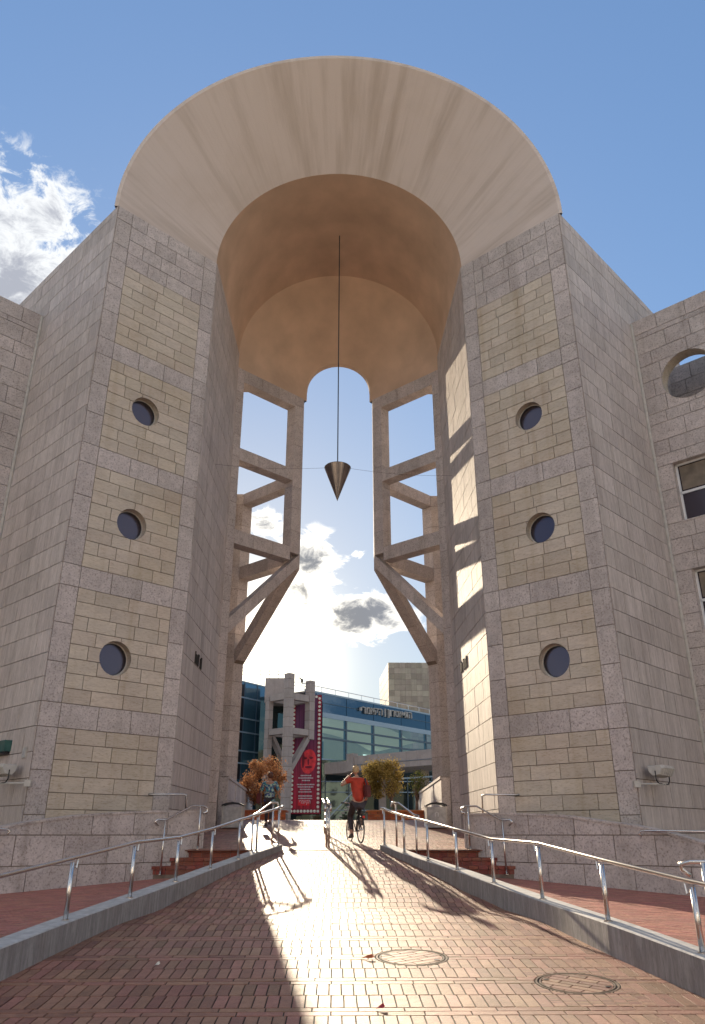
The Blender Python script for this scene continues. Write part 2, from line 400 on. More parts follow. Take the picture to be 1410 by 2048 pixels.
class Stones:
    def __init__(s, root): s.root = root; s.items = []
    def add(s, name, mat, F, poly, holes=(), prio=0.0, d=0.03):
        dd = d+random.uniform(-0.004, 0.004)
        r = stone_piece(F, poly, holes, -0.03, dd)
        if r: s.items.append((prio, name, mat, r))
    def flush(s, limits=300):
        kinds = {}
        for it in s.items: kinds.setdefault(it[1], []).append(it)
        for k, its in kinds.items():
            its.sort(key=lambda t: t[0])
            for it in its[:limits]: obj(k, it[3][0], it[3][1], M[it[2]], s.root)
            rest = its[limits:]
            bym = {}
            for it in rest: bym.setdefault(it[2], []).append(it)
            for mm, L_ in bym.items():
                b = MB()
                for it in L_: b.add(it[3][0], it[3][1])
                tag(b.build(k+'s_far', M[mm], s.root), kind='stuff')
G = 0.009   # half joint
def rect(u0, u1, z0, z1, g=G): return [(u0+g, z0+g), (u1-g, z0+g), (u1-g, z1-g), (u0+g, z1-g)]
def running(st, name, mat, F, u0, u1, rows, wmin, wmax, holes=(), top=None, prio=lambda u, z: 0.0, g=G):
    """courses of random width stones. rows = list of z levels"""
    k = 0
    for z0, z1 in zip(rows[:-1], rows[1:]):
        u = u0; first = True
        while u < u1-0.01:
            w = random.uniform(wmin, wmax)*(0.6 if first and k % 2 else 1.0)
            if u+w > u1-wmin*0.5: w = u1-u
            if top is None:
                poly = rect(u, u+w, z0, z1, g)
            else:
                ns = 6; tops = [(u+g+(w-2*g)*i/ns) for i in range(ns+1)]
                tz = [min(z1-g, top(x)) for x in tops]
                if max(tz) < z0+0.04: u += w; first = False; continue
                tz = [max(t, z0+g+0.005) for t in tz]
                if min(tz) >= z1-g-1e-6: poly = rect(u, u+w, z0, z1, g)
                else: poly = [(u+g, z0+g), (u+w-g, z0+g)]+[(x, t) for x, t in zip(reversed(tops), reversed(tz))]
            st.add(name, mat, F, poly, holes, prio(u+w/2, (z0+z1)/2))
            u += w; first = False
        k += 1
def backing(b, F, u0, u1, z0, z1, holes=(), d=-0.004):
    poly = [(u0, z0), (u1, z0), (u1, z1), (u0, z1)]
    if not holes:
        v = [F.P(u, z, d) for u, z in poly]; f = [(0, 1, 2, 3)]
        b.add(v, [tuple(reversed(f[0]))] if F.flip else f); return
    zs = sorted([z0]+[c[1]+s_*(r+0.3) for c, r in holes for s_ in (-1, 1)]+[z1])
    for a, c_ in zip(zs[:-1], zs[1:]):
        hh = [h for h in holes if a < h[0][1] < c_]
        pl = [(u0, a), (u1, a), (u1, c_), (u0, c_)]
        if hh:
            for t in poly_minus_circle(pl, hh[0][0], hh[0][1]):
                b.add([F.P(u, z, d) for u, z in t], [tuple(reversed(range(len(t)))) if F.flip else tuple(range(len(t)))])
        else: backing(b, F, u0, u1, a, c_, (), d)
def ring(F, c, r0, r1, d0, d1, n=28):
    v = []; f = []
    for j in range(n):
        a = 2*math.pi*j/n
        v.append(F.P(c[0]+r0*math.cos(a), c[1]+r0*math.sin(a), d0)); v.append(F.P(c[0]+r1*math.cos(a), c[1]+r1*math.sin(a), d1))
    for j in range(n):
        a = 2*j; b = 2*((j+1) % n); f.append((a, b, b+1, a+1))
    return v, f
def disc(F, c, r, d, n=28):
    v = [F.P(c[0]+r*math.cos(2*math.pi*j/n), c[1]+r*math.sin(2*math.pi*j/n), d) for j in range(n)]
    return v, [tuple(range(n))]

ZT = 18.40
PR = [(-6, -2.1), (7.8, -1.48), (12.3, -1.15), (13.7, -1.11), (20.5, -0.33), (32, 0.5325), (400, 0.5325)]
def zr(Y):
    for (a, b), (c, d) in zip(PR[:-1], PR[1:]):
        if Y <= c: return b+(d-b)*(Y-a)/(c-a)
    return PR[-1][1]
CURB = {1: [(1.12, 20.37, -0.218), (1.56, 18.61, -0.386), (1.93, 17.21, -0.500), (2.28, 15.46, -0.617), (2.65, 14.09, -0.752), (2.98, 12.3, -0.875), (3.25, 10.18, -0.968), (3.54, 8.45, -1.087), (3.85, 6.4, -1.22), (4.2, 3.5, -1.42)],
        -1: [(-1.27, 20.37, -0.218), (-1.71, 18.79, -0.364), (-2.01, 17.57, -0.482), (-2.33, 16.01, -0.606), (-2.66, 14.37, -0.745), (-2.96, 12.53, -0.865), (-3.24, 10.62, -0.978), (-3.42, 9.02, -1.07), (-3.7, 6.8, -1.2), (-4.1, 3.5, -1.42)]}
def curb_x(s, Y):
    L_ = CURB[s]
    if Y >= L_[0][1]: return L_[0][0]
    for a, b in zip(L_[:-1], L_[1:]):
        if Y >= b[1]: return b[0]+(a[0]-b[0])*(Y-b[1])/(a[1]-b[1])
    return L_[-1][0]
CW = 0.30
def zside(x, Y): return -0.85-0.0446*(abs(x)-1.9)+0.0144*(Y-19.8)

# ------------------------------------------------------------------ ground
def build_ground():
    xs = [-400, -60, -20, 20, 60, 400]
    ys = [(-80, -3.0), (17, -2.6), (21, -1.2), (32, 0.46), (60, 0.50), (1200, 0.50)]
    v = [(x, y, z) for y, z in ys for x in xs]; nx = len(xs)
    f = [(j*nx+i, j*nx+i+1, (j+1)*nx+i+1, (j+1)*nx+i) for j in range(len(ys)-1) for i in range(nx-1)]
    tag(obj('ground', v, f, M['ground']), kind='structure')
build_ground()

def add_brick(b, x0, x1, y0, y1, zf, g, h, up, ga=None, gb=None):
    """one paver: top and four sides; ga, gb = joint at the near and the far edge"""
    ga = g*1.25 if ga is None else ga; gb = g*1.25 if gb is None else gb
    x0 += g; x1 -= g; y0 += ga; y1 -= gb
    zz = [zf(x0, y0), zf(x1, y0), zf(x1, y1), zf(x0, y1)]
    t = [up+random.uniform(-0.0006, 0.0006) for _ in range(4)]
    v = [(x0, y0, zz[0]-h), (x1, y0, zz[1]-h), (x1, y1, zz[2]-h), (x0, y1, zz[3]-h),
         (x0, y0, zz[0]+t[0]), (x1, y0, zz[1]+t[1]), (x1, y1, zz[2]+t[2]), (x0, y1, zz[3]+t[3])]
    b.add(v, [(0, 1, 5, 4), (1, 2, 6, 5), (2, 3, 7, 6), (3, 0, 4, 7), (4, 5, 6, 7)])
def h_half(a, b): return (b-a)/2
MANH = [(0.91, 10.14), (2.49, 8.98)]
def build_ramp():
    # bed of joints under the pavers
    b = MB(); Ys = [-6, 3.5]+[3.5+0.5*i for i in range(1, 34)]+[20.37]
    v = []; f = []
    for i, Y in enumerate(Ys):
        z = zr(Y)-0.010
        v += [(curb_x(-1, Y)-0.12, Y, z), (curb_x(1, Y)+0.12, Y, z)]
        if i: f.append((2*i-2, 2*i-1, 2*i+1, 2*i))
    ramp = tag(obj('ramp_paving', v, f, M['joint']), kind='structure')
    W = 0.121; Ls = 0.405
    rows = []      # (y0,y1,type)
    y = 20.30
    # plan distances measured along the slope, from the throat down to the viewer
    k = 0
    while y > 3.0:
        if y > 13.5: seq = [('t', W*0.82), ('s', Ls*0.86), ('s', Ls*0.86)]
        elif y > 12.0: seq = [('t', W*0.82), ('s', Ls), ('s', Ls)]
        else: seq = [('t', W), ('t', W), ('s', Ls), ('s', Ls)]
        for t, h in seq:
            rows.append((y-h, y, t)); y -= h
    items = []
    zf = lambda X, Y: zr(Y)
    for ri, (y0, y1, t) in enumerate(rows):
        ym = (y0+y1)/2; xl = curb_x(-1, ym)-0.05; xr = curb_x(1, ym)+0.05
        w = W if t == 's' else 0.42
        off = (0.5*w if ri % 2 else 0)+0.02*math.sin(ri*3.1)
        n = int((xr-xl)/w)+3
        i0 = math.floor((xl-off)/w)
        for i in range(i0, i0+n+1):
            x0 = max(xl, off+i*w); x1 = min(xr, off+(i+1)*w)
            if x1-x0 < 0.03: continue
            xm = (x0+x1)/2
            if abs(xm) > 0.52*ym+0.6: continue
            near = [(a, c) for a, c in MANH if x0 < a+0.44 and x1 > a-0.44 and y0 < c+0.44 and y1 > c-0.44]
            if not near:
                q = MB(); add_brick(q, x0, x1, y0, y1, zf, 0.0068, 0.02, random.uniform(-0.0012, 0.0012)); items.append((ym, q)); continue
            a, c = near[0]; q = MB(); ns = max(2, int((y1-y0)/0.03)); up = random.uniform(-0.0012, 0.0012)
            for kk in range(ns):
                ya = y0+(y1-y0)*kk/ns; yb = y0+(y1-y0)*(kk+1)/ns; dy = abs((ya+yb)/2-c)
                segs = [(x0, x1)]
                if dy < 0.425:
                    hx = math.sqrt(0.425**2-dy*dy); segs = [(x0, min(x1, a-hx)), (max(x0, a+hx), x1)]
                for p0, p1 in segs:
                    if p1-p0 > 0.018: add_brick(q, p0, p1, ya, yb, zf, 0.0068, 0.02, up, 0.0085 if kk == 0 else 0, 0.0085 if kk == ns-1 else 0)
            if q.v: items.append((ym, q))
    vis = [it for it in items if it[0] > 7.4 and abs(it[1].v[0][0]) < 0.46*it[0]]
    rest = [it for it in items if not (it[0] > 7.4 and abs(it[1].v[0][0]) < 0.46*it[0])]
    vis.sort(key=lambda t: t[0])
    for ym, q in vis[:300]: q.build('paver', M['brick'], ramp)
    bb = MB()
    for ym, q in vis[300:]+rest: bb.add(q.v, q.f)
    tag(bb.build('pavers_far', M['brick'], ramp), kind='stuff')
    # plaza above the ramp
    v = []; f = []
    Ys = [20.37, 24, 28, 32, 36]
    X = {20.37: 3.6, 24: 4.4, 28: 4.6, 32: 4.8, 36: 9}
    for i, Y in enumerate(Ys):
        v += [(-X[Y], Y, zr(Y)-0.010), (X[Y], Y, zr(Y)-0.010)]
        if i: f.append((2*i-2, 2*i-1, 2*i+1, 2*i))
    pl = tag(obj('plaza_paving', v, f, M['joint']), kind='structure')
    bb = MB(); y = 20.40; ri = 0
    pat = [('t', 0.115), ('s', 0.36), ('s', 0.36), ('t', 0.115), ('s', 0.36)]
    while y < 35.5:
        t, h = pat[ri % len(pat)]; y1 = y+h; w = 0.125 if t == 's' else 0.42
        off = 0.5*w if ri % 2 else 0; xx = 4.2 if y < 32 else 8
        i = math.floor(-xx/w)
        while i*w+off < xx:
            x0, x1 = i*w+off, (i+1)*w+off
            add_brick(bb, x0, x1, y, y1, zf, 0.006, 0.02, random.uniform(-0.001, 0.001)); i += 1
        y = y1; ri += 1
    tag(bb.build('pavers', M['brick'], pl), kind='stuff')
    # side courts
    for s, nm in ((-1, 'left'), (1, 'right')):
        sheet = [];
        pts = [(curb_x(s, Y)+s*(CW-0.05), Y) for Y in (19.85, 17, 14, 11, 8, 5, 3.5)]
        outer = [(s*4.15, 19.85), (s*6.0, 18.0), (s*8.0, 16.2), (s*10, 14.2), (s*12, 12.2), (s*13, 8), (s*13, 3.5)]
        v = []; f = []
        for i, (a, c) in enumerate(zip(pts, outer)):
            v += [(a[0], a[1], zside(*a)-0.012), (c[0], c[1], zside(*c)-0.012)]
            if i: f.append((2*i-2, 2*i-1, 2*i+1, 2*i))
        court = tag(obj('pavement', v, f, M['joint']), kind='structure')
        bb = MB(); h = 0.085; w = 0.235; ri = 0; Y = 19.84
        while Y > 6.5:
            y0 = Y-h; off = (ri % 2)*w/2
            xa = abs(curb_x(s, Y))+CW-0.06; xb = min(24.2-Y+0.05, 0.50*Y+0.8, 12)
            i = math.floor((xa-off)/w)
            while off+i*w < xb:
                x0 = max(xa, off+i*w); x1 = min(xb, off+(i+1)*w)
                if x1-x0 > 0.03:
                    a, c = (x0, x1) if s > 0 else (-x1, -x0)
                    add_brick(bb, a, c, y0, Y, lambda X, YY: zside(X, YY), 0.0045, 0.02, random.uniform(-0.0015, 0.0015))
                i += 1
            Y = y0; ri += 1
        tag(bb.build('pavers', M['brick2'], court), kind='stuff')
build_ramp()

def build_curbs():
    for s in (-1, 1):
        L_ = CURB[s]
        root = thing('kerb_wall', (L_[0][0], L_[0][1], zr(L_[0][1])), ('grey concrete kerb wall with steel posts on top along the shaded left edge of the ramp' if s < 0 else 'brownish concrete kerb wall with steel posts on top along the sunlit right edge of the ramp'), 'kerb wall', 'concrete kerb walls beside the ramp')
        # resample with smoothing
        P = []
        n = len(L_)
        for i in range(n-1):
            for k in range(3):
                t = k/3; p0 = L_[max(i-1, 0)]; p1 = L_[i]; p2 = L_[i+1]; p3 = L_[min(i+2, n-1)]
                q = []
                for c in range(3):
                    q.append(0.5*((2*p1[c])+(-p0[c]+p2[c])*t+(2*p0[c]-5*p1[c]+4*p2[c]-p3[c])*t*t+(-p0[c]+3*p1[c]-3*p2[c]+p3[c])*t**3))
                P.append(q)
        P.append(list(L_[-1]))
        sec = []
        for i, (x, y, z) in enumerate(P):
            a = P[max(i-1, 0)]; b = P[min(i+1, len(P)-1)]
            d = Vector((b[0]-a[0], b[1]-a[1])).normalized(); nrm = Vector((d.y, -d.x))
            if nrm.x*s < 0: nrm = -nrm
            zb = min(zr(y), zside(x, y))-0.25
            def q(o, zz): return (x+nrm.x*o, y+nrm.y*o, zz)
            sec.append([q(0, zb), q(0, z-0.012), q(0.012, z), q(CW-0.012, z), q(CW, z-0.012), q(CW, zb)])
        segs = [(0, 6), (6, 12), (12, 18), (18, len(P)-1)]
        for a, b in segs:
            v = []; f = []; fm = []
            for i in range(a, b+1):
                g = 0.004 if i == a else (-0.004 if i == b else 0)
                v += sec[i]
            for i in range(b-a):
                for k in range(5):
                    f.append((6*i+k, 6*i+k+1, 6*i+k+7, 6*i+k+6)); fm.append(1 if k in (1, 2, 3) else 0)
            f.append(tuple(range(6))); fm.append(0); e = 6*(b-a); f.append(tuple(e+k for k in range(6))); fm.append(0)
            obj('concrete_section', v, f, None, root, mats=[M['conc'], M['conccap']], fm=fm)
build_curbs()

# steps at both sides of the throat
def build_steps():
    for s in (-1, 1):
        root = thing('stair', (s*2.6, 20.1, -0.85), ('three red brick steps beside the left kerb wall, in shade' if s < 0 else 'three red brick steps beside the right kerb wall'), 'steps', 'red brick steps')
        zs = [-0.33, -0.507, -0.68]; yy = [20.5, 20.15, 19.8]
        for k in range(3):
            z1 = zs[k]; y0 = yy[k]; xa = abs(curb_x(s, y0))+CW-0.03; xb = 24.1-y0+0.12
            b = MB(); x0, x1 = sorted((s*xa, s*xb)); b.box(x0, x1, y0+0.012, y0+(0.5 if k else 0.28), z1-0.45, z1-0.075)
            st = b.build('riser', M['mortar'], root)
            # nosing bricks and riser bricks
            n = int((x1-x0)/0.235)
            for i in range(n+1):
                u0 = x0+i*0.235; u1 = min(x1, u0+0.235)
                if u1-u0 < 0.05: continue
                q = MB(); q.box(u0+0.005, u1-0.005, y0-0.03, y0+0.36, z1-0.07, z1); q.build('tread_brick', M['tread'], root)
                q = MB(); q.box(u0+0.005, u1-0.005, y0, y0+0.05, z1-0.178, z1-0.078); q.build('riser_brick', M['tread'], root)
build_steps()

# ------------------------------------------------------------------ gate towers
A_ = (7.03, 18.62); B_ = (4.30, 21.20); C_ = (4.15, 26.65)
def mir(p, s): return (p[0]*s, p[1])
def build_tower(s):
    side = 'left' if s < 0 else 'right'
    root = thing('gate_tower', (s*7.0, 22, -0.9), ('stone clad tower under the left end of the arch, its passage side in shade' if s < 0 else 'stone clad tower under the right end of the arch, its passage side sunlit'), 'tower', 'stone towers of the gate')
    st = Stones(root); bk = MB()
    A = mir(A_, s); B = mir(B_, s); Cc = mir(C_, s); J = (s*13.4, 24.99)
    # front face
    F = Face(A, B, (-s*0.7, -0.7)); w = F.w
    hr = 0.45; hu = 1.76; holes = [((hu, z), hr) for z in (4.22, 7.98, 11.60)]
    z0 = -1.2
    backing(bk, F, 0, w, z0, ZT, holes)
    zb = 2.37; per = 3.5; bh = 0.58
    pa, pb = 0.50, 0.50
    levels = [zb-per+bh+0.0]
    pr = lambda u, z: -100+0.1*z
    # pilasters
    for u0, u1 in ((0, pa), (w-pb, w)):
        z = zb-per
        while z < ZT-0.05:
            for h in (bh, 0.973, 0.973, 0.974):
                za, zc = max(z, z0), min(z+h, ZT)
                if zc-za > 0.06: st.add('travertine_slab', 'trav', F, rect(u0, u1, za, zc), prio=-200+z*0.1)
                z += h
    # bands + yellow panels
    for k in range(-1, 5):
        zz = zb+k*per
        if k < 4:
            ws = [0, 0.31+random.uniform(-.03, .03), 0.65+random.uniform(-.03, .03), 1.0] if k % 2 else [0, 0.36, 0.69, 1.0]
            for a, b in zip(ws[:-1], ws[1:]):
                if zz+bh > z0: st.add('travertine_slab', 'trav', F, rect(pa+a*(w-pa-pb), pa+b*(w-pa-pb), max(zz, z0), zz+bh), prio=-190)
            t = zb+(k+1)*per if k < 3 else 16.30
            rows = [zz+bh+(t-zz-bh)*i/8 for i in range(9)]
            running(st, 'limestone_block', 'yel', F, pa, w-pb, rows, 0.5, 0.98, holes, prio=lambda u, z: z)
    running(st, 'travertine_slab', 'trav', F, pa, w-pb, [16.30, 16.825, 17.35, 17.875, ZT], 0.6, 1.0, prio=lambda u, z: -150)
    # portholes
    for c, r in holes:
        v, f = ring(F, c, r, r, 0.032, -0.26); rg = obj('window_reveal', v, f, M['yel'], root, smooth=True)
        v, f = ring(F, c, r+0.004, r-0.035, -0.17, -0.17); obj('window_rim', v, f, M['lampg'], rg)
        v, f = disc(F, c, r+0.01, -0.20); obj('window_pane', v, f, M['porthole'], rg)
        v, f = ring(F, c, r-0.03, r-0.055, -0.185, -0.185); obj('window_gasket', v, f, M['dark'], rg)
    # passage side
    F = Face(B, Cc, (-s, 0)); backing(bk, F, 0, F.w, z0, ZT)
    rows = [zb-0.583*6+0.583*i for i in range(0, 40)]
    rows = [z for z in rows if z0-0.5 < z < ZT-0.2]+[ZT]
    running(st, 'travertine_slab', 'travv', F, 0, F.w, rows, 0.55, 1.05, prio=lambda u, z: 10+z*0.8+u)
    # outer side, running back to the wing
    F = Face(A, J, (s*0.7, -0.7)); backing(bk, F, 0, F.w, z0, ZT)
    running(st, 'travertine_slab', 'travv', F, 0, F.w, rows, 0.7, 1.25, prio=lambda u, z: 12+z*0.8+u*1.5)
    # set back wall behind the lattice
    F = Face((s*4.62, 26.6), (s*4.62, 33.0), (-s, 0)); backing(bk, F, 0, F.w, z0, 14.0)
    running(st, 'travertine_slab', 'travv', F, 0, F.w, [z for z in rows if z < 13.6]+[14.0], 0.7, 1.2, prio=lambda u, z: 60+z)
    st.flush(300)
    # flat top and the closing rear faces of the core
    top = [A, B, Cc, (s*4.62, 26.65), (s*4.62, 28.0), (s*13.4, 28.0), J]
    n = len(top); bk.add([(x, y, ZT-0.005) for x, y in top], [tuple(range(n))])
    lo = [(s*4.62, 28.0), (s*4.62, 33.0), (s*13.4, 33.0), (s*13.4, 28.0)]
    bk.add([(x, y, 13.99) for x, y in lo], [(0, 1, 2, 3)])
    for p, q, zt in (((s*4.62, 26.65), (s*4.62, 28.0), ZT), ((s*4.62, 28.0), (s*13.4, 28.0), ZT), ((s*4.62, 33.0), (s*13.4, 33.0), 14.0), (J, (s*13.4, 33), 14.0), (Cc, (s*4.62, 26.65), ZT), (J, (s*13.4, 28.0), ZT)):
        bk.add([(p[0], p[1], z0), (q[0], q[1], z0), (q[0], q[1], zt), (p[0], p[1], zt)], [(0, 1, 2, 3)])
    bk.build('core', M['mortar'], root)
    # small metal letters on the passage side
    F = Face(B, Cc, (-s, 0))
    b = MB(); u = 1.55 if s < 0 else 2.95; base = 4.72 if s < 0 else 4.93
    for i in range(7):
        if i == 4: u += 0.16; continue
        h = 0.30 if i % 3 else 0.36
        v, f = F.prism([(u, base), (u+0.06, base), (u+0.075, base+h), (u+0.015, base+h)], 0.03, 0.06); b.add(v, f)
        if i % 2:
            v, f = F.prism([(u, base+h-0.06), (u+0.15, base+h-0.06), (u+0.15, base+h), (u, base+h)], 0.03, 0.055); b.add(v, f)
        u += 0.155
    tag(b.build('metal_letters', M['black2'], root), kind='stuff')
    return root
build_tower(-1); build_tower(1)

# ------------------------------------------------------------------ the arch
def arc_pts(R, Y, zc, n=64): return [(R*math.cos(math.pi*i/n), Y, zc+R*math.sin(math.pi*i/n)) for i in range(n+1)]
def loft(rings, close=False):
    v = []; f = []; n = len(rings[0])
    for r in rings: v += r
    for i in range(len(rings)-1):
        for j in range(n-1): f.append((i*n+j, i*n+j+1, (i+1)*n+j+1, (i+1)*n+j))
    return v, f
def build_arch():
    root = thing('arch_vault', (0, 18.6, ZT), 'huge plastered half round arch vault with flared streaked front spanning between the two stone towers', 'arch')
    n = 6
    Z0 = ZT+0.004
    v, f = loft([arc_pts(7.04+(4.30-7.04)*i/n, 18.61+(21.20-18.61)*i/n, Z0) for i in range(n+1)]); obj('flared_front', v, f, M['plaster'], root, smooth=True)
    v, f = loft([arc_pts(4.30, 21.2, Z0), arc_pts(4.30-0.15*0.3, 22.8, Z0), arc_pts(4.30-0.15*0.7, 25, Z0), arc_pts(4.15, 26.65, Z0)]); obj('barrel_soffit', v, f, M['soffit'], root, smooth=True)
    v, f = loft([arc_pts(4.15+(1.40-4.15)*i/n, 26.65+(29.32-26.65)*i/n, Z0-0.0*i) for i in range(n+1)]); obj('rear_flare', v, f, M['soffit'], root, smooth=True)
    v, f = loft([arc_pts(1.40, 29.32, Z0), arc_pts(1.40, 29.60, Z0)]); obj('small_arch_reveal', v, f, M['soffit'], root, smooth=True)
    # outer shell, rim and rear
    v, f = loft([arc_pts(7.04, 18.61, Z0), arc_pts(7.16, 18.60, Z0)]); obj('front_rim', v, f, M['plaster'], root, smooth=True)
    v, f = loft([arc_pts(7.16, 18.60, Z0), arc_pts(7.16, 29.60, Z0)]); obj('outer_shell', v, f, M['plaster'], root, smooth=True)
    v, f = loft([arc_pts(7.16, 29.60, Z0), arc_pts(1.40, 29.60, Z0)]); obj('rear_wall', v, f, M['plaster'], root)
    # plaster strip between vault and lattice beams
    b = MB()
    for s in (-1, 1):
        F = Face((s*4.15, 26.65), (s*1.40, 29.32), (-s, -1))
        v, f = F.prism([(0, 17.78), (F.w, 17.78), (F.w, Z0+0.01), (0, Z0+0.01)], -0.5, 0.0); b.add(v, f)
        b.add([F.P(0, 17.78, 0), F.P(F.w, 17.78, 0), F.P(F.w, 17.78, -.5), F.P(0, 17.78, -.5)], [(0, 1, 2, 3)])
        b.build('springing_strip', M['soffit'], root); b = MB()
build_arch()

# ------------------------------------------------------------------ lattice frames
def cut_box(F, u0, u1, za0, za1, zb0, zb1, d0, d1):
    """sheared box: at u0 the z range is za, at u1 it is zb"""
    v = [F.P(u0, za0, d1), F.P(u1, zb0, d1), F.P(u1, zb1, d1), F.P(u0, za1, d1), F.P(u0, za0, d0), F.P(u1, zb0, d0), F.P(u1, zb1, d0), F.P(u0, za1, d0)]
    f = [(0, 1, 2, 3), (7, 6, 5, 4), (0, 4, 5, 1), (1, 5, 6, 2), (2, 6, 7, 3), (3, 7, 4, 0)]
    if F.flip: f = [tuple(reversed(q)) for q in f]
    return v, f
def build_lattice(s):
    root = thing('lattice_frame', (s*3.9, 29.3, 0.3), ('triangular open frame of stone posts, beams and braces hanging on the shaded left passage wall' if s < 0 else 'triangular open frame of stone posts, beams and braces hanging on the sunlit right passage wall'), 'stone frame', 'open stone frames below the small arch')
    def post(poly, z0, z1, h=0.98, first=None):
        poly = [(x*s, y) for x, y in poly]
        if s < 0: poly = poly[::-1]
        c = Vector((sum(p[0] for p in poly)/len(poly), sum(p[1] for p in poly)/len(poly)))
        inn = [tuple(c+(Vector(p)-c)*0.955) for p in poly]
        core = MB().prism(inn, z0+0.02, z1-0.02).build('post', M['mortar'], root)
        z = z0; g = 0.008
        while z < z1-0.01:
            zz = min(z1, z+h)
            if z1-zz < 0.3: zz = z1
            MB().prism(poly, z+g, zz-g).build('stone_block', M['trav'], core); z = zz
    D = [(1.52, 29.12), (1.87, 28.77), (2.22, 29.12), (2.22, 29.50), (1.87, 29.85), (1.52, 29.50)]
    post(D, 10.45, 17.78)
    # foot of the hanging post, cut to the braces
    Cp = [(4.13, 26.645), (3.88, 26.90), (4.23, 27.25), (4.7, 27.25), (4.7, 26.645)]
    post(Cp[::-1], 0.0, 17.78)
    Ep = [(4.15, 32.02), (3.86, 31.72), (4.22, 31.36), (4.7, 31.36), (4.7, 32.4), (4.15, 32.4)]
    post(Ep, -0.1, 14.15)
    def member(name, F, u0, u1, a, b, nseg, d0=-0.5, d1=0.0):
        z = lambda u: tuple(a[i]+(b[i]-a[i])*(u-u0)/(u1-u0) for i in (0, 1))
        A0 = z(u0); A1 = z(u1); e = 0.012
        v, f = cut_box(F, u0+e, u1-e, A0[0]+e, A0[1]-e, A1[0]+e, A1[1]-e, d0+e, d1-e)
        core = obj(name, v, f, M['mortar'], root)
        for i in range(nseg):
            ua = u0+(u1-u0)*i/nseg+0.007; ub = u0+(u1-u0)*(i+1)/nseg-0.007
            za, zb_ = z(ua), z(ub)
            v, f = cut_box(F, ua, ub, za[0], za[1], zb_[0], zb_[1], d0, d1)
            obj('stone_block', v, f, M['trav'], core)
    Ff = Face((s*3.88, 26.90), (s*1.87, 28.77), (-s, -1)); Wf = Ff.w
    for z0, z1 in ((17.20, 17.77), (13.63, 14.15), (10.12, 10.68)): member('beam', Ff, 0, Wf, (z0, z1), (z0, z1), 3)
    Ft = Face((s*3.88, 26.90), (s*1.52, 29.10), (-s, -1))
    member('brace', Ft, 0, Ft.w, (6.66, 7.22), (9.96, 10.46), 5)
    Fb = Face((s*3.86, 31.72), (s*1.87, 29.85), (-s, 1)); Wb = Fb.w
    for z0, z1 in ((13.63, 14.15), (10.12, 10.68)): member('beam', Fb, 0, Wb, (z0, z1), (z0, z1), 3)
    Ft = Face((s*3.86, 31.72), (s*1.52, 29.52), (-s, 1))
    member('brace', Ft, 0, Ft.w, (6.50, 7.06), (9.96, 10.46), 5)
build_lattice(-1); build_lattice(1)

# ------------------------------------------------------------------ plumb cone
def build_cone():
    root = thing('hanging_cone', (0, 24.3, 12.0), 'polished metal cone hanging point down on a long cable under the arch', 'pendulum')
    MB().lathe([(0.0, -1.30), (0.475, 0.0), (0.45, 0.03), (0.0, 0.05)], (0, 24.3, 12.02), 48).build('cone', M['chrome'], root, smooth=False)
    MB().tube([(0, 24.3, 12.05), (0, 24.3, 22.75)], 0.020, 6).build('cable', M['dark'], root)
    MB().lathe([(0.0, -0.10), (0.09, -0.08), (0.10, 0.05)], (0, 24.3, 22.72), 16).build('ceiling_hook', M['dark'], root)
    for a in ((-4.24, 23.5, 11.72), (4.2, 24.85, 12.02)):
        p = [Vector(a).lerp(Vector((math.copysign(0.3, a[0]), 24.3, 12.02)), i/8) for i in range(9)]
        for i, q in enumerate(p): q.z -= 0.10*math.sin(math.pi*i/8)
        MB().tube(p, 0.0045, 4).build('side_wire', M['dark'], root)
build_cone()

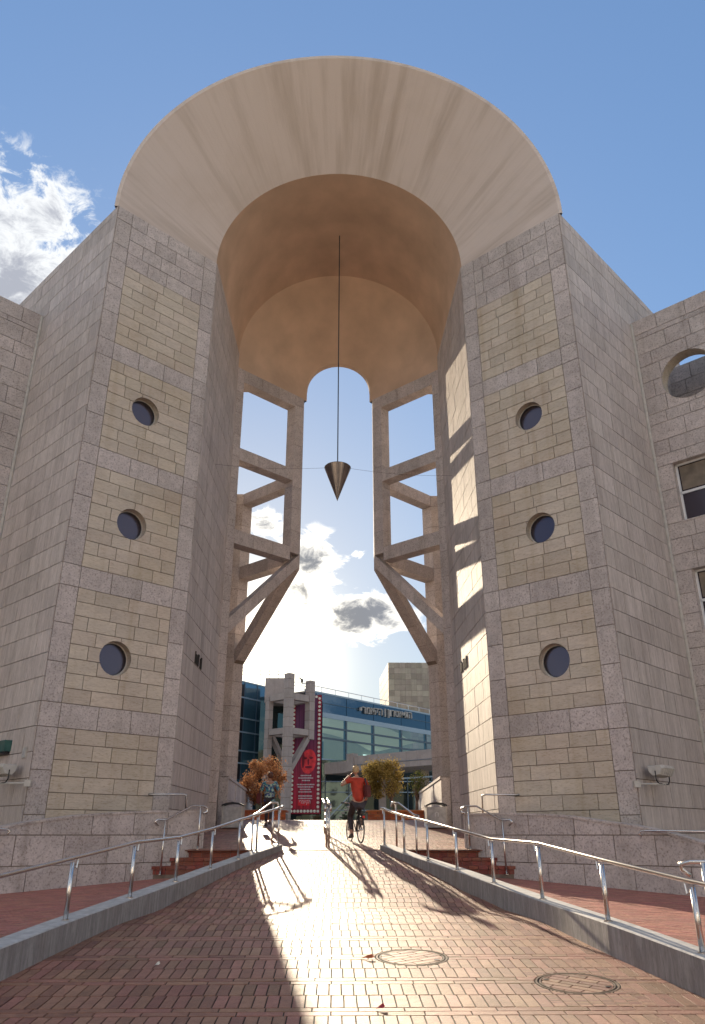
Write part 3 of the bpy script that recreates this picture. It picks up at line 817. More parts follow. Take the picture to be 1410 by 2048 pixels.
# ------------------------------------------------------------------ wings of the building
def build_wing(s):
    J = (s*10.2, 21.85); E_ = (s*17.2, 14.85)
    root = thing('building_wing', (s*13, 19, -1.0), ('stone clad building wing left of the gate, cut off by the picture edge' if s < 0 else 'stone clad building wing right of the gate with a round opening and steel framed windows'), 'building', 'building wings beside the gate')
    st = Stones(root); bk = MB(); F = Face(J, E_, (-s, -1)); z0 = -1.6; zt = 16.52
    holes = []; wins = []
    if s > 0:
        holes = [((1.62, 13.78), 0.86)]; wins = [(0.62, 2.6, 8.88, 10.86), (0.62, 2.6, 5.45, 7.33), (0.62, 2.6, 2.0, 3.9)]
    rows = [-1.6, -0.7, -0.13]
    z = -0.13
    pat = [0.62, 0.62, 0.50, 0.62, 0.40, 0.62]
    k = 0
    while z < zt-0.7: z += pat[k % 6]; rows.append(z); k += 1
    rows[-1] = zt-0.58; rows.append(zt)
    if s > 0:
        for (_, _, a, b) in wins:
            for lv in (a, b):
                i = min(range(len(rows)), key=lambda i: abs(rows[i]-lv)); rows[i] = lv
    rows = sorted(set(rows))
    def strip(u0, u1, rr, hh):
        backing(bk, F, u0, u1, rr[0], rr[-1], hh)
        running(st, 'travertine_slab', 'trav', F, u0, u1, rr, 0.75, 1.35, hh, prio=lambda u, z: u*2+z*0.3)
    if s < 0: strip(0, F.w, rows, [])
    else:
        u_end = F.w; cur = rows[0]
        cuts = sorted([(w[2], w[3]) for w in wins])
        for a, b in cuts:
            rr = [z for z in rows if cur-1e-6 <= z <= a+1e-6]
            if len(rr) > 1: strip(0, u_end, rr, [])
            rr = [z for z in rows if a-1e-6 <= z <= b+1e-6]
            strip(0, 0.62, rr, []); strip(2.6, u_end, rr, []); cur = b
        rr = [z for z in rows if z >= cur-1e-6]; strip(0, u_end, rr, holes)
    st.flush(300)
    n = F.n
    # thickness: top, back
    t = 0.45
    bk.add([F.P(0, zt-0.004, 0), F.P(F.w, zt-0.004, 0), F.P(F.w, zt-0.004, -t), F.P(0, zt-0.004, -t)], [(0, 1, 2, 3)])
    backing(bk, F, 0, F.w, 11.9, zt, holes, d=-t)
    if s < 0 or True:
        F2 = F
        bk.add([F.P(0, 11.9, 0), F.P(F.w, 11.9, 0), F.P(F.w, 11.9, -9), F.P(0, 11.9, -9)], [(0, 1, 2, 3)])
    bk.build('core', M['mortar'], root)
    MB().box(0, 0, 0, 0, 0, 0)
    pipe = MB().tube([F.P(0.10, -1.0, 0.07), F.P(0.10, zt-0.1, 0.07)], 0.055, 10).build('downpipe', M['lampg'], root)
    if s > 0:
        c, r = holes[0]
        v, f = ring(F, c, r, r, 0.035, -t-0.002, 40); obj('opening_reveal', v, f, M['yel'], root, smooth=True)
        # roof terrace wall behind the opening
        st = Stones(root); F3 = Face((s*12.3-1.5, 23.95+1.5), (s*12.3+4.8, 23.95-4.8), (-s, -1)); b3 = MB()
        backing(b3, F3, 0, F3.w, 11.9, 16.02); running(st, 'terrace_slab', 'trav', F3, 0, F3.w, [11.9, 12.48, 13.06, 13.64, 14.22, 14.8, 15.38, 16.02], 0.8, 1.3); st.flush(300)
        b3.add([F3.P(0, 16.01, 0), F3.P(F3.w, 16.01, 0), F3.P(F3.w, 16.01, -.4), F3.P(0, 16.01, -.4)], [(0, 1, 2, 3)])
        b3.build('terrace_wall', M['mortar'], root)
        for (u0, u1, a, b) in wins:
            w = MB()
            for (p, q) in (((u0, a), (u0, b)), ((u1, a), (u1, b)), ((u0, a), (u1, a)), ((u0, b), (u1, b))):
                w.add([F.P(p[0], p[1], 0.03), F.P(q[0], q[1], 0.03), F.P(q[0], q[1], -0.3), F.P(p[0], p[1], -0.3)], [(0, 1, 2, 3)])
            wr = w.build('window', M['trav'], root)
            fr = MB()
            for (x0, x1, y0, y1) in ((u0, u0+0.06, a, b), (u1-0.06, u1, a, b), (u0, u1, a, a+0.06), (u0, u1, b-0.06, b), (u0, u1, (a+b)/2-0.04, (a+b)/2+0.04)):
                v, f = F.prism([(x0, y0), (x1, y0), (x1, y1), (x0, y1)], -0.24, -0.18); fr.add(v, f)
            fr.build('window_frame', M['white'], wr)
            v = [F.P(u0, a, -0.22), F.P(u1, a, -0.22), F.P(u1, b, -0.22), F.P(u0, b, -0.22)]; obj('window_pane', v, [(0, 1, 2, 3)], M['porthole'], wr)
            v, f = F.prism([(u0+.1, (a+b)/2+0.1), (u1, (a+b)/2+0.1), (u1, b-0.1), (u0+.1, b-0.1)], -0.216, -0.212); obj('blind', v, f, M['blind'], wr)
            sl_ = F.prism([(u0-0.05, a-0.03), (u1+0.05, a-0.03), (u1+0.05, a+0.012), (u0-0.05, a+0.012)], -0.2, 0.05); obj('window_sill', sl_[0], sl_[1], M['trav'], wr)
build_wing(-1); build_wing(1)

# ------------------------------------------------------------------ curved low walls in front of the towers
def build_low_wall(s):
    root = thing('low_wall', (s*5.5, 18.6, -0.95), ('low wall of big mauve stone slabs with a top that curves down to the left picture edge' if s < 0 else 'low wall of big stone slabs with a top that curves down to the right, steel rail fixed on it'), 'low wall', 'low stone walls with curved tops')
    P0 = (s*3.33, 20.77); P1 = (s*10.6, 13.5)
    F = Face(P0, P1, (-s, -1)); st = Stones(root); bk = MB()
    if s < 0: T = [(0, .56), (1.6, .535), (2.3, .49), (3.35, .412), (4.35, .282), (5.05, .154), (6.2, -.12), (7.6, -.45), (10.3, -.9)]
    else: T = [(0, .50), (1.2, .50), (2.35, .45), (3.0, .396), (3.6, .304), (4.45, .19), (5.1, .069), (5.85, -.14), (7.6, -.55), (10.3, -.9)]
    def top(u):
        for (a, b), (c, d) in zip(T[:-1], T[1:]):
            if u <= c: return b+(d-b)*(u-a)/(c-a)
        return T[-1][1]
    cap = 0.045
    running(st, 'stone_slab', 'trav', F, 0, F.w, [-1.5, -0.60, -0.005, 0.62], 0.9, 1.25, (), top=lambda u: top(u)-cap, prio=lambda u, z: u)
    st.flush()
    n = 40
    for i in range(n):
        a, b = F.w*i/n, F.w*(i+1)/n
        v, f = F.prism([(a, -1.6), (b, -1.6), (b, top(b)-cap), (a, top(a)-cap)], -0.42, -0.001); bk.add(v, f)
    # end face
    bk.build('core', M['mortar'], root)
    c = MB()
    for i in range(n):
        a, b = F.w*i/n, F.w*(i+1)/n
        v, f = cut_box(F, a, b, top(a)-cap, top(a), top(b)-cap, top(b), -0.44, 0.05); c.add(v, f)
    c.build('coping', M['trav'], root)
    v, f = cut_box(F, -0.05, -0.002, -1.2, top(0)-cap, -1.2, top(0)-cap, -0.42, 0.03); obj('end_slab', v, f, M['trav'], root)
    # planting bed fill behind
    b = MB(); Q = [(s*3.6, 21.1), (s*4.3, 21.25), (s*7.05, 18.65), (s*12, 23), (s*14, 16), (s*10.8, 13.8)]
    b.prism(Q if s > 0 else Q[::-1], -1.4, -1.0); b.build('bed', M['ground'], root)
build_low_wall(-1); build_low_wall(1)

# side walls beyond the gate with stone facing
def build_side_wall(s):
    root = thing('side_wall', (s*4.0, 35, 0.4), ('pale stone parapet wall beyond the left tower, sloping view of its top behind the litter bin' if s < 0 else 'pale stone parapet wall beyond the right tower with tree shadows on it'), 'wall', 'parapet walls beyond the gate')
    a = (s*3.82, 28.8); b = (s*4.25, 42.0); F = Face(a, b, (-s, 0)); bk = MB()
    v, f = F.prism([(0, 0), (F.w, 0), (F.w, 1.93), (0, 1.93)], -0.30, -0.005)
    bk.add(v, f); bk.build('core', M['mortar'], root)
    for z0, z1 in ((0.0, 0.55), (0.55, 1.15), (1.15, 1.85)):
        u = 0.0
        while u < F.w-0.1:
            w = min(1.3, F.w-u); v, f = F.prism(rect(u, u+w, z0, z1, 0.008), -0.02, 0.02); obj('stone_slab', v, f, M['trav'], root); u += w
    v, f = F.prism([(0, 1.85), (F.w, 1.85), (F.w, 1.94), (0, 1.94)], -0.33, 0.05); v2, f2 = cut_box(F, 0, F.w, 1.94, 1.945, 1.94, 1.945, -0.33, 0.05)
    q = MB(); q.add(v, f); q.add(v2, f2); q.build('coping', M['trav'], root)
    v, f = cut_box(F, -0.03, 0.0, -0.2, 1.9, -0.2, 1.9, -0.3, 0.02); obj('end_slab', v, f, M['trav'], root)
build_side_wall(-1); build_side_wall(1)

# ------------------------------------------------------------------ handrails
RP = [(1.22, 20.17, -0.228, 0.599), (1.58, 18.73, -0.356, 0.407), (1.95, 17.33, -0.472, 0.269), (2.29, 15.58, -0.603, 0.101), (2.70, 14.21, -0.741, -0.066), (3.06, 12.42, -0.865, -0.113), (3.31, 10.30, -0.955, -0.282), (3.66, 8.57, -1.078, -0.440), (4.0, 6.6, -1.2, -0.58)]
LP = [(-1.37, 20.20, -0.210, 0.622), (-1.76, 18.79, -0.350, 0.428), (-2.03, 17.69, -0.465, 0.303), (-2.37, 16.13, -0.598, 0.113), (-2.71, 14.49, -0.730, -0.043), (-3.02, 12.65, -0.855, -0.107), (-3.33, 10.74, -0.975, -0.273), (-3.62, 8.4, -1.10, -0.45), (-3.95, 6.3, -1.22, -0.62)]
def build_handrail(s, P):
    root = thing('handrail', (P[0][0], P[0][1], P[0][2]), ('long stainless steel handrail on the kerb along the left side of the ramp' if s < 0 else 'long stainless steel handrail on the kerb along the right side of the ramp'), 'handrail', 'steel handrails along the ramp')
    for i, (x, y, z0, z1) in enumerate(P):
        # place on the middle of the kerb top
        z0 = z0-0.01
        tw = Vector((x, y, 0))
        MB().tube([(x, y, z0-0.02), (x, y, z1-0.05)], 0.030 if y < 16 else 0.027, 12).build('post', M['steel'], root, smooth=True)
        MB().lathe([(0.0, 0.0), (0.055, 0.0), (0.055, 0.012), (0.03, 0.02)], (x, y, z0), 14).build('base_plate', M['steel'], root)
        d = Vector((s, -1.6, 0)).normalized()*(-0.05)
        MB().tube([(x, y, z1-0.10), (x+d.x*1.0, y+d.y*2.2, z1-0.12), (x+d.x*1.2, y+d.y*2.6, z1-0.03), (x+d.x*1.2, y+d.y*2.6, z1)], 0.008, 6).build('bracket', M['steel'], root)
    ex = [(P[0][0]-s*0.07, P[0][1]+0.22, P[0][3]+0.025)]
    pts = ex+[(x, y, z1) for x, y, z0, z1 in P]
    fine = []
    n = len(pts)
    for i in range(n-1):
        for k in range(4):
            t = k/4; p0 = pts[max(i-1, 0)]; p1 = pts[i]; p2 = pts[i+1]; p3 = pts[min(i+2, n-1)]
            xy = [0.5*((2*p1[c])+(-p0[c]+p2[c])*t+(2*p0[c]-5*p1[c]+4*p2[c]-p3[c])*t*t+(-p0[c]+3*p1[c]-3*p2[c]+p3[c])*t**3) for c in range(2)]
            fine.append((xy[0], xy[1], p1[2]+(p2[2]-p1[2])*t))
    fine.append(pts[-1])
    MB().tube(fine, 0.026, 12).build('rail', M['steel'], root, smooth=True)
build_handrail(1, RP); build_handrail(-1, LP)

def rail_thing(name, label, paths, posts, r=0.022, cat='handrail', group=None, mat='steel'):
    p0 = posts[0][0] if posts else paths[0][0]
    root = thing(name, p0, label, cat, group)
    for p in paths: MB().tube(p, r, 10).build('rail', M[mat], root, smooth=True)
    for a, b in posts:
        MB().tube([a, b], r*1.1, 10).build('post', M[mat], root, smooth=True)
        MB().lathe([(0, 0), (0.05, 0), (0.05, 0.01), (0, 0.011)], a, 12).build('base_plate', M[mat], root)
    return root
for s in (-1, 1):
    q = lambda x, y, z: (s*x, y, z)
    rail_thing('stair_rail', 'crooked steel rail with hooked ends beside the %s red steps at the low wall' % ('left' if s < 0 else 'right'),
               [[q(4.20, 19.70, .20), q(4.27, 19.62, .28), q(4.22, 19.66, .335), q(4.05, 19.85, .335), q(3.55, 20.35, .66), q(3.32, 20.58, .665), q(3.22, 20.68, .62), q(3.22, 20.68, .53), q(3.30, 20.60, .50)]],
               [(q(4.06, 19.72, -.86), q(4.06, 19.80, .32)), (q(3.36, 20.50, -.33), q(3.36, 20.52, .65))], group='rails beside the red steps')
    rail_thing('stub_rail', 'short bent steel rail from the %s tower down to the low wall top' % ('left' if s < 0 else 'right'),
               [[q(4.70, 20.74, .93), q(4.66, 20.40, .93), q(3.93, 21.05, .965), q(3.85, 21.12, .94), q(3.84, 21.12, .50)]], [], 0.022, group='short bent rails on the low walls')
    # inner rails on the kerb end, beside the steps
    rail_thing('inner_rail', 'second lower steel rail between the %s kerb and the steps' % ('left' if s < 0 else 'right'),
               [[q(1.98, 19.25, .34), q(1.98, 19.30, .42), q(1.90, 19.55, .44), q(1.60, 20.5, .44+.30), q(1.45, 20.65, .75), q(1.42, 20.6, .66)]],
               [(q(1.93, 19.45, -.55), q(1.93, 19.45, .42)), (q(1.55, 20.60, -.33), q(1.55, 20.60, .74))], group='inner rails by the steps')
rail_thing('wall_rail', 'steel rail with hooked end fixed on the right curved low wall',
           [[(6.50, 17.35, -.03), (6.46, 17.38, .02), (6.50, 17.35, .072), (6.62, 17.25, .08), (9.0, 14.9, .02)]], [], 0.021)
rail_thing('wall_rail', 'steel rail with hooked end at the left picture edge on the curved low wall',
           [[(-6.72, 17.10, 0.01), (-6.68, 17.14, .06), (-6.72, 17.10, .105), (-6.85, 16.98, .11), (-9.0, 14.8, .05)]], [], 0.021)
rail_thing('corner_rail', 'nearest steel rail loop at the right picture edge behind the kerb post',
           [[(3.95, 9.25, -.42), (3.88, 9.28, -.36), (3.87, 9.28, -.30), (3.95, 9.2, -.275), (4.15, 9.1, -.275), (5.2, 8.4, -.36)], [(4.0, 9.0, -.52), (5.2, 8.3, -.60)]],
           [((4.02, 9.05, -1.10), (4.02, 9.05, -.28))], 0.022)
# double rail in the middle, running away from the viewer
def build_mid_rail():
    root = thing('centre_rail', (-0.17, 21.0, zr(21.0)), 'steel barrier rail with several bars running away up the middle of the passage', 'handrail')
    ys = [21.0, 23.2, 25.4]
    for y in ys:
        for dx in ((-0.03, 0.03) if y == 21.0 else (0,)):
            MB().tube([(-0.17+dx+(y-21)*-0.03, y, zr(y)-.02), (-0.17+dx+(y-21)*-0.03, y, zr(y)+0.98)], 0.027, 10).build('post', M['steel'], root, smooth=True)
    for h in (0.25, 0.42, 0.59, 0.76):
        MB().tube([(-0.17, 21.0, zr(21)+h), (-0.17-4.4*0.03, 25.4, zr(25.4)+h)], 0.012, 8).build('bar', M['steel'], root, smooth=True)
    for dx in (-0.07, 0.07):
        MB().tube([(-0.17+dx, 20.72, zr(21)+0.84), (-0.17+dx, 20.75, zr(21)+0.98), (-0.17-4.4*0.03+dx, 25.6, zr(25.4)+1.0)], 0.026, 10).build('rail', M['steel'], root, smooth=True)
    for i in range(6): 
        y = 20.8+i*0.85; MB().box(-0.24-(y-21)*.03, -0.10-(y-21)*.03, y, y+0.03, zr(y)+0.95, zr(y)+0.975).build('crossbar', M['dark'], root)
build_mid_rail()

# litter bins
for s in (-1, 1):
    x = s*3.42; y = 27.6; z = zr(y)
    root = thing('litter_bin', (x, y, z), 'stone grey litter bin with dark curved lid by the %s passage wall' % ('left' if s < 0 else 'right'), 'bin', 'litter bins in the passage')
    MB().box(x-.30, x+.30, y-.25, y+.25, z+0.02, z+0.66).build('bin_body', M['conccap'], root)
    MB().box(x-.34, x-.30, y-.27, y+.27, z, z+0.70).build('side_bar', M['lampg'], root); MB().box(x+.30, x+.34, y-.27, y+.27, z, z+0.70).build('side_bar', M['lampg'], root)
    P = [(x-.36, z+.68), (x-.20, z+.74), (x, z+.76), (x+.20, z+.74), (x+.36, z+.68)]
    v = []; f = []
    for px, pz in P: v += [(px, y-.29, pz), (px, y+.29, pz), (px, y+.29, pz+.05), (px, y-.29, pz+.05)]
    for i in range(4):
        for k in range(4): f.append((4*i+k, 4*i+(k+1) % 4, 4*i+4+(k+1) % 4, 4*i+4+k))
    f += [(0, 1, 2, 3), (16, 17, 18, 19)]
    obj('bin_lid', v, f, M['dark'], root)
    if s > 0:
        b = MB(); b.tube([(x-.05, y-.262, z+.36), (x-.05, y-.262, z+.46), (x, y-.262, z+.50), (x+.05, y-.262, z+.46), (x+.05, y-.262, z+.36)], 0.012, 6); b.build('ashtray_hook', M['white'], root)

# floodlights and box at the tower corners
def flood(s):
    base = Vector((s*6.98, 18.50, 1.08)); root = thing('floodlight', base, 'grey ribbed floodlight on an arm at the outer corner of the %s tower' % ('left' if s < 0 else 'right'), 'floodlight', 'floodlights on the tower corners')
    d = Vector((s*0.72, 0.69, 0.0)).normalized(); n = Vector((s*0.7, -0.7, 0)).normalized()
    ctr = base+d*0.75+n*0.30+Vector((0, 0, .30))
    MB().tube([base-n*0.02-d*0.02+Vector((0, 0, 0)), base+n*0.28+d*0.30, base+n*0.30+d*0.85+Vector((0, 0, .02))], 0.022, 8).build('arm', M['lampg'], root)
    MB().box(base.x-.07, base.x+.07, base.y-.05, base.y+.05, base.z-.07, base.z+.07).build('bracket', M['lampg'], root)
    # head: trapezoid prism along d
    prof = [(-0.20, 0.12), (0.16, 0.13), (0.20, 0.06), (0.12, -0.10), (-0.08, -0.13), (-0.18, -0.02)]
    v = []; f = []
    for i, t in enumerate((-0.36, -0.28, 0.28, 0.36)):
        k = 0.82 if i in (0, 3) else 1.0
        for a, b in prof: v.append(tuple(ctr+d*t+n*a*k+Vector((0, 0, b*k))))
    m_ = len(prof)
    for i in range(3):
        for j in range(m_): f.append((i*m_+j, i*m_+(j+1) % m_, (i+1)*m_+(j+1) % m_, (i+1)*m_+j))
    f += [tuple(range(m_)), tuple(3*m_+j for j in range(m_))]
    obj('lamp_head', v, f, M['lampg'], root)
    for t in (-0.2, -0.1, 0, 0.1, 0.2):
        v = [tuple(ctr+d*(t+e)+n*a*1.06+Vector((0, 0, b*1.06))) for e in (-0.008, 0.008) for a, b in prof[2:]]
        f = [(0, 1, 5, 4), (1, 2, 6, 5), (2, 3, 7, 6), (0, 3, 2, 1), (4, 5, 6, 7)]
        obj('cooling_rib', v, f, M['lampg'], root)
    MB().tube([ctr-d*0.36-Vector((0, 0, .0)), ctr-d*0.36-Vector((0, 0, .20)), ctr-d*0.25-Vector((0, 0, .28)), ctr+d*0.25-Vector((0, 0, .28)), ctr+d*0.36-Vector((0, 0, .20)), ctr+d*0.36], 0.014, 6).build('yoke', M['dark'], root)
    MB().tube([ctr-Vector((0, 0, .28)), base+n*0.30+d*0.75], 0.02, 6).build('pivot', M['dark'], root)
flood(-1); flood(1)
def wall_box():
    F = Face((-7.03, 18.62), (-13.4, 24.99), (-0.7, -0.7))
    root = thing('junction_box', F.P(1.45, 2.0, 0), 'dark green box lamp on the outer wall of the left tower', 'wall lamp')
    v, f = cut_box(F, 1.15, 1.85, 1.86, 2.12, 1.86, 2.12, 0.03, 0.20); obj('box', v, f, M['green'], root)
    v, f = cut_box(F, 1.2, 1.80, 1.80, 1.86, 1.80, 1.86, 0.03, 0.17); obj('light_cover', v, f, M['dark'], root)
    root = thing('wall_plate', F.P(0.35, 1.8, 0), 'small pale metal plate near the corner of the left tower', 'plate')
    v, f = cut_box(F, 0.24, 0.44, 1.66, 1.90, 1.66, 1.90, 0.03, 0.06); obj('plate_body', v, f, M['lampg'], root)
    v, f = cut_box(F, 0.26, 0.42, 1.68, 1.88, 1.68, 1.88, 0.06, 0.065); obj('plate_face', v, f, M['conccap'], root)
wall_box()

# manhole covers with paver inlay
for i, ((x, y), lab) in enumerate(zip(MANH, ('round manhole cover filled with herringbone pavers, nearer the ramp middle', 'round manhole cover filled with pavers, nearest the right kerb'))):
    sl_ = (zr(y+0.4)-zr(y-0.4))/0.8; z = zr(y)
    root = thing('manhole_cover', (x, y, z), lab, 'manhole cover', 'round manhole covers in the ramp')
    def P3(a, b, h): return (x+a, y+b, z+b*sl_+h)
    def ringm(r0, r1, h0, h1, n=48):
        v = []; f = []
        for j in range(n):
            t = 2*math.pi*j/n
            for r in (r0, r1):
                v.append(P3(r*math.cos(t), r*math.sin(t), h0)); v.append(P3(r*math.cos(t), r*math.sin(t), h1))
        for j in range(n):
            a = 4*j; b = 4*((j+1) % n)
            f += [(a+1, a+3, b+3, b+1), (a, a+1, b+1, b), (a+2, b+2, b+3, a+3)]
        return v, f
    v, f = ringm(0.398, 0.415, -0.02, 0.001); obj('outer_ring', v, f, M['ring'], root)
    v, f = ringm(0.362, 0.376, -0.02, 0.001); obj('cover_ring', v, f, M['ring'], root)
    v = [P3(0.44*math.cos(2*math.pi*j/32), 0.44*math.sin(2*math.pi*j/32), -0.008) for j in range(32)]; obj('tray', v, [tuple(range(32))], M['joint'], root)
    ang = RD(32) if i == 0 else RD(-38)
    w, l = 0.105, 0.32
    for a in range(-5, 6):
        for b in range(-3, 4):
            u0 = b*l+(a % 2)*l/2; v0 = a*w
            poly = [(u0+.007, v0+.007), (u0+l-.007, v0+.007), (u0+l-.007, v0+w-.007), (u0+.007, v0+w-.007)]
            cs, sn = math.cos(ang), math.sin(ang)
            # clip to circle by Sutherland against 20-gon
            R_ = [(p*cs-q*sn, p*sn+q*cs) for p, q in poly]
            for j in range(20):
                t = 2*math.pi*(j+.5)/20; nx, ny = math.cos(t), math.sin(t); o = []
                for k in range(len(R_)):
                    A1, B1 = R_[k], R_[(k+1) % len(R_)]
                    da = A1[0]*nx+A1[1]*ny-0.352; db = B1[0]*nx+B1[1]*ny-0.352
                    if da <= 0: o.append(A1)
                    if da*db < 0: tt = da/(da-db); o.append((A1[0]+(B1[0]-A1[0])*tt, A1[1]+(B1[1]-A1[1])*tt))
                R_ = o
                if not R_: break
            if len(R_) < 3: continue
            ar = abs(sum(R_[k][0]*R_[(k+1) % len(R_)][1]-R_[(k+1) % len(R_)][0]*R_[k][1] for k in range(len(R_))))/2
            if ar < 0.0015: continue
            n = len(R_)
            v = [P3(p, q, 0.0) for p, q in R_]+[P3(p, q, -0.015) for p, q in R_]
            f = [tuple(range(n))]+[(k, k+n, (k+1) % n+n, (k+1) % n) for k in range(n)]
            obj('paver', v, f, M['brick'], root)
    for (a, b) in ((-0.28, 0.14), (0.27, -0.15)):
        v = [P3(a+0.035*math.cos(2*math.pi*j/12), b+0.025*math.sin(2*math.pi*j/12), 0.004) for j in range(12)]; obj('lifting_eye', v, [tuple(range(12))], M['dark'], root)
# small litter: a leaf and a berry
def leaf(x, y, r, lab, colr):
    m = simple('leaf_%d' % int(x*100), colr, 0.6)
    z = zr(y)+0.003
    v = [(x-r, y, z), (x-r*.3, y+r*.35, z+.02), (x+r*.6, y+r*.45, z+.045), (x+r, y+.02, z+.02), (x+r*.5, y-r*.35, z+.01), (x-r*.4, y-r*.3, z+.012), (x, y, z+.035)]
    o = obj('dry_leaf', v, [(0, 1, 6), (1, 2, 6), (2, 3, 6), (3, 4, 6), (4, 5, 6), (5, 0, 6)], m)
    tag(o, lab, 'leaf', 'dry leaves on the ramp')
leaf(0.39, 10.05, 0.085, 'orange red dry leaf curled beside the manhole cover on the ramp', (0.45, 0.10, 0.03))
leaf(0.43, 8.1, 0.045, 'tiny dark red leaf lowest on the sunlit ramp', (0.30, 0.02, 0.03))
leaf(-1.95, 9.75, 0.03, 'tiny pale leaf on the shaded left part of the ramp', (0.7, 0.66, 0.6))
#__PART2__
# ------------------------------------------------------------------ theatre building far behind
M['fconc'] = stone_mat('far_pale_concrete', (0.44, 0.36, 0.32), (0.38, 0.315, 0.28), (0.3, 0.26, 0.24), sc=0.5, rnd=0.05, stain=0.15)
M['fstone'] = stone_mat('far_stone', (0.42, 0.37, 0.29), (0.36, 0.31, 0.25), (0.28, 0.25, 0.22), sc=0.3, rnd=0.14, stain=0.1)
M['mull'] = simple('blue_grey_mullion', (0.07, 0.11, 0.15), 0.4, spec=0.5, noise=0.05)
M['transom'] = simple('pale_transom', (0.32, 0.42, 0.50), 0.35, noise=0.05)
M['inwall'] = simple('interior_wall', (0.24, 0.23, 0.18), 0.8, noise=0.3, nsc=0.2, emit=((0.55, 0.55, 0.40), 0.05))  # faint emission stands in for light inside the hall
M['inceil'] = simple('interior_ceiling', (0.42, 0.40, 0.30), 0.8, noise=0.1, nsc=0.2, emit=((0.6, 0.6, 0.42), 0.10))  # ceiling glows slightly in place of indoor lighting
M['lit'] = simple('daylit_opening', (0.8, 0.9, 0.85), 0.5, noise=0.02, emit=((0.75, 0.95, 0.88), 0.75))
M['shopdark'] = glass('dark_ground_floor_glass', (0.35, 0.5, 0.5), 0.16, transp=False, base=(0.02, 0.025, 0.025))
GZ = 0.50
def wall_slab(F, u0, u1, z0, z1, d0, d1):
    return cut_box(F, u0, u1, z0, z1, z0, z1, d0, d1)
def build_theatre():
    root = thing('theatre_building', (3, 100, GZ), 'glass fronted theatre with blue upper band and metal name letters seen through the gate', 'building')
    # right curtain wall
    a = (-2.45, 96.0); b = (12.97, 113.97); dx, dy = b[0]-a[0], b[1]-a[1]
    L_ = math.hypot(dx, dy); ux, uy = dx/L_, dy/L_
    e = (a[0]+ux*33, a[1]+uy*33); a0 = (a[0]-ux*2, a[1]-uy*2)
    F = Face(a0, e, (0, -1)); W = F.w
    mu = [0, 2.0, 7.9, 13.6, 19.9, 26, W]
    for i in range(len(mu)-1):
        v, f = wall_slab(F, mu[i]+.05, mu[i+1]-.05, 14.05, 16.3, -0.1, 0.02); obj('window_pane', v, f, M['glass_top'], root)
        for z0, z1 in ((8.5, 11.0), (11.0, 12.3), (12.3, 13.45)):
            v = [F.P(mu[i], z0, 0), F.P(mu[i+1], z0, 0), F.P(mu[i+1], z1, 0), F.P(mu[i], z1, 0)]; obj('window_pane', v, [(0, 1, 2, 3)], M['glass'], root)
    for u in mu[1:-1]:
        v, f = wall_slab(F, u-.13, u+.13, 8.4, 14.0, -0.35, 0.05); obj('mullion', v, f, M['mull'], root)
    for z, h, m in ((13.75, .30, 'transom'), (12.3, .11, 'mull'), (11.0, .11, 'mull'), (15.2, .03, 'mull'), (16.38, .1, 'transom'), (8.45, .12, 'transom')):
        v, f = wall_slab(F, 0, W, z-h, z+h, -0.15, 0.08); obj('transom', v, f, M[m], root)
    # interior: floor, back wall, curved ceiling, bright openings
    v, f = wall_slab(F, -3, W, 8.3, 16.2, -9.2, -9.0); obj('interior_wall', v, f, M['inwall'], root)
    v, f = wall_slab(F, -3, W, 8.0, 8.3, -9, -0.2); obj('interior_floor', v, f, M['inwall'], root)
    for u0, u1, z0, z1, m in ((9.0, 11.4, 8.6, 11.3, 'lit'), (11.9, 16.5, 8.35, 9.0, 'lit'), (22.5, 25.5, 10.2, 10.9, 'lit'), (12.6, 13.5, 8.4, 12.0, 'mull')):
        v, f = wall_slab(F, u0, u1, z0, z1, -8.9, -8.8); obj('interior_opening', v, f, M[m], root)
    n = 24; v = []; f = []
    for i in range(n+1):
        u = -1+27*i/n; z = 12.5+1.6*math.sin(math.pi*min(1, max(0, (u+1)/24)))**0.6
        v += [F.P(u, z, -1.2), F.P(u, z-0.9, -8.8), F.P(u, z-0.14, -1.2)]
        if i: k = 3*i; f += [(k-3, k, k+1, k-2), (k-3, k-1, k+2, k)]
    obj('interior_ceiling', v, f, M['inceil'], root)
    # body of the block behind, roof rail
    v, f = wall_slab(F, 0, W, 0, 16.25, -14, -9.3); obj('rear_block', v, f, M['fconc'], root)
    v, f = wall_slab(F, 0, W, 16.0, 16.25, -14, -0.2); obj('roof', v, f, M['fconc'], root)
    b_ = MB(); b_.tube([F.P(0, 17.25, -0.6), F.P(W, 17.25, -0.6)], 0.045, 6)
    b_.build('roof_rail', M['steel'], root)
    for i in range(12):
        MB().tube([F.P(1+i*2.7, 16.3, -0.6), F.P(1+i*2.7, 17.25, -0.6)], 0.035, 6).build('rail_post', M['steel'], root)
    # left curtain wall
    F = Face((-16.3, 86.6), (-8.78, 97.65), (0, -1)); W = F.w
    us = [0, 4.2, 8.3, 9.2, 11.6, W]
    zs = [0.5, 7.76, 9.16, 11.31, 12.91, 15.35, 17.25]
    for i in range(len(us)-1):
        for j in range(len(zs)-1):
            v, f = wall_slab(F, us[i]+.05, us[i+1]-.05, zs[j], zs[j+1], -0.1, 0.0); obj('window_pane', v, f, M['glass_left'], root)
    for u in us[1:]:
        v, f = wall_slab(F, u-.08, u+.08, 0.5, 17.25, -0.2, 0.06); obj('mullion', v, f, M['mull'], root)
    v, f = wall_slab(F, 8.3, 9.2, 6.0, 16.9, -0.02, 0.05); obj('dark_panel', v, f, M['dark'], root)
    for z in zs[1:]:
        v, f = wall_slab(F, 0, W, z-.08, z+.08, -0.1, 0.08); obj('transom', v, f, M['transom'], root)
    v, f = wall_slab(F, 0, W+9, 0.5, 17.2, -12, -0.25); obj('left_block', v, f, M['fconc'], root)
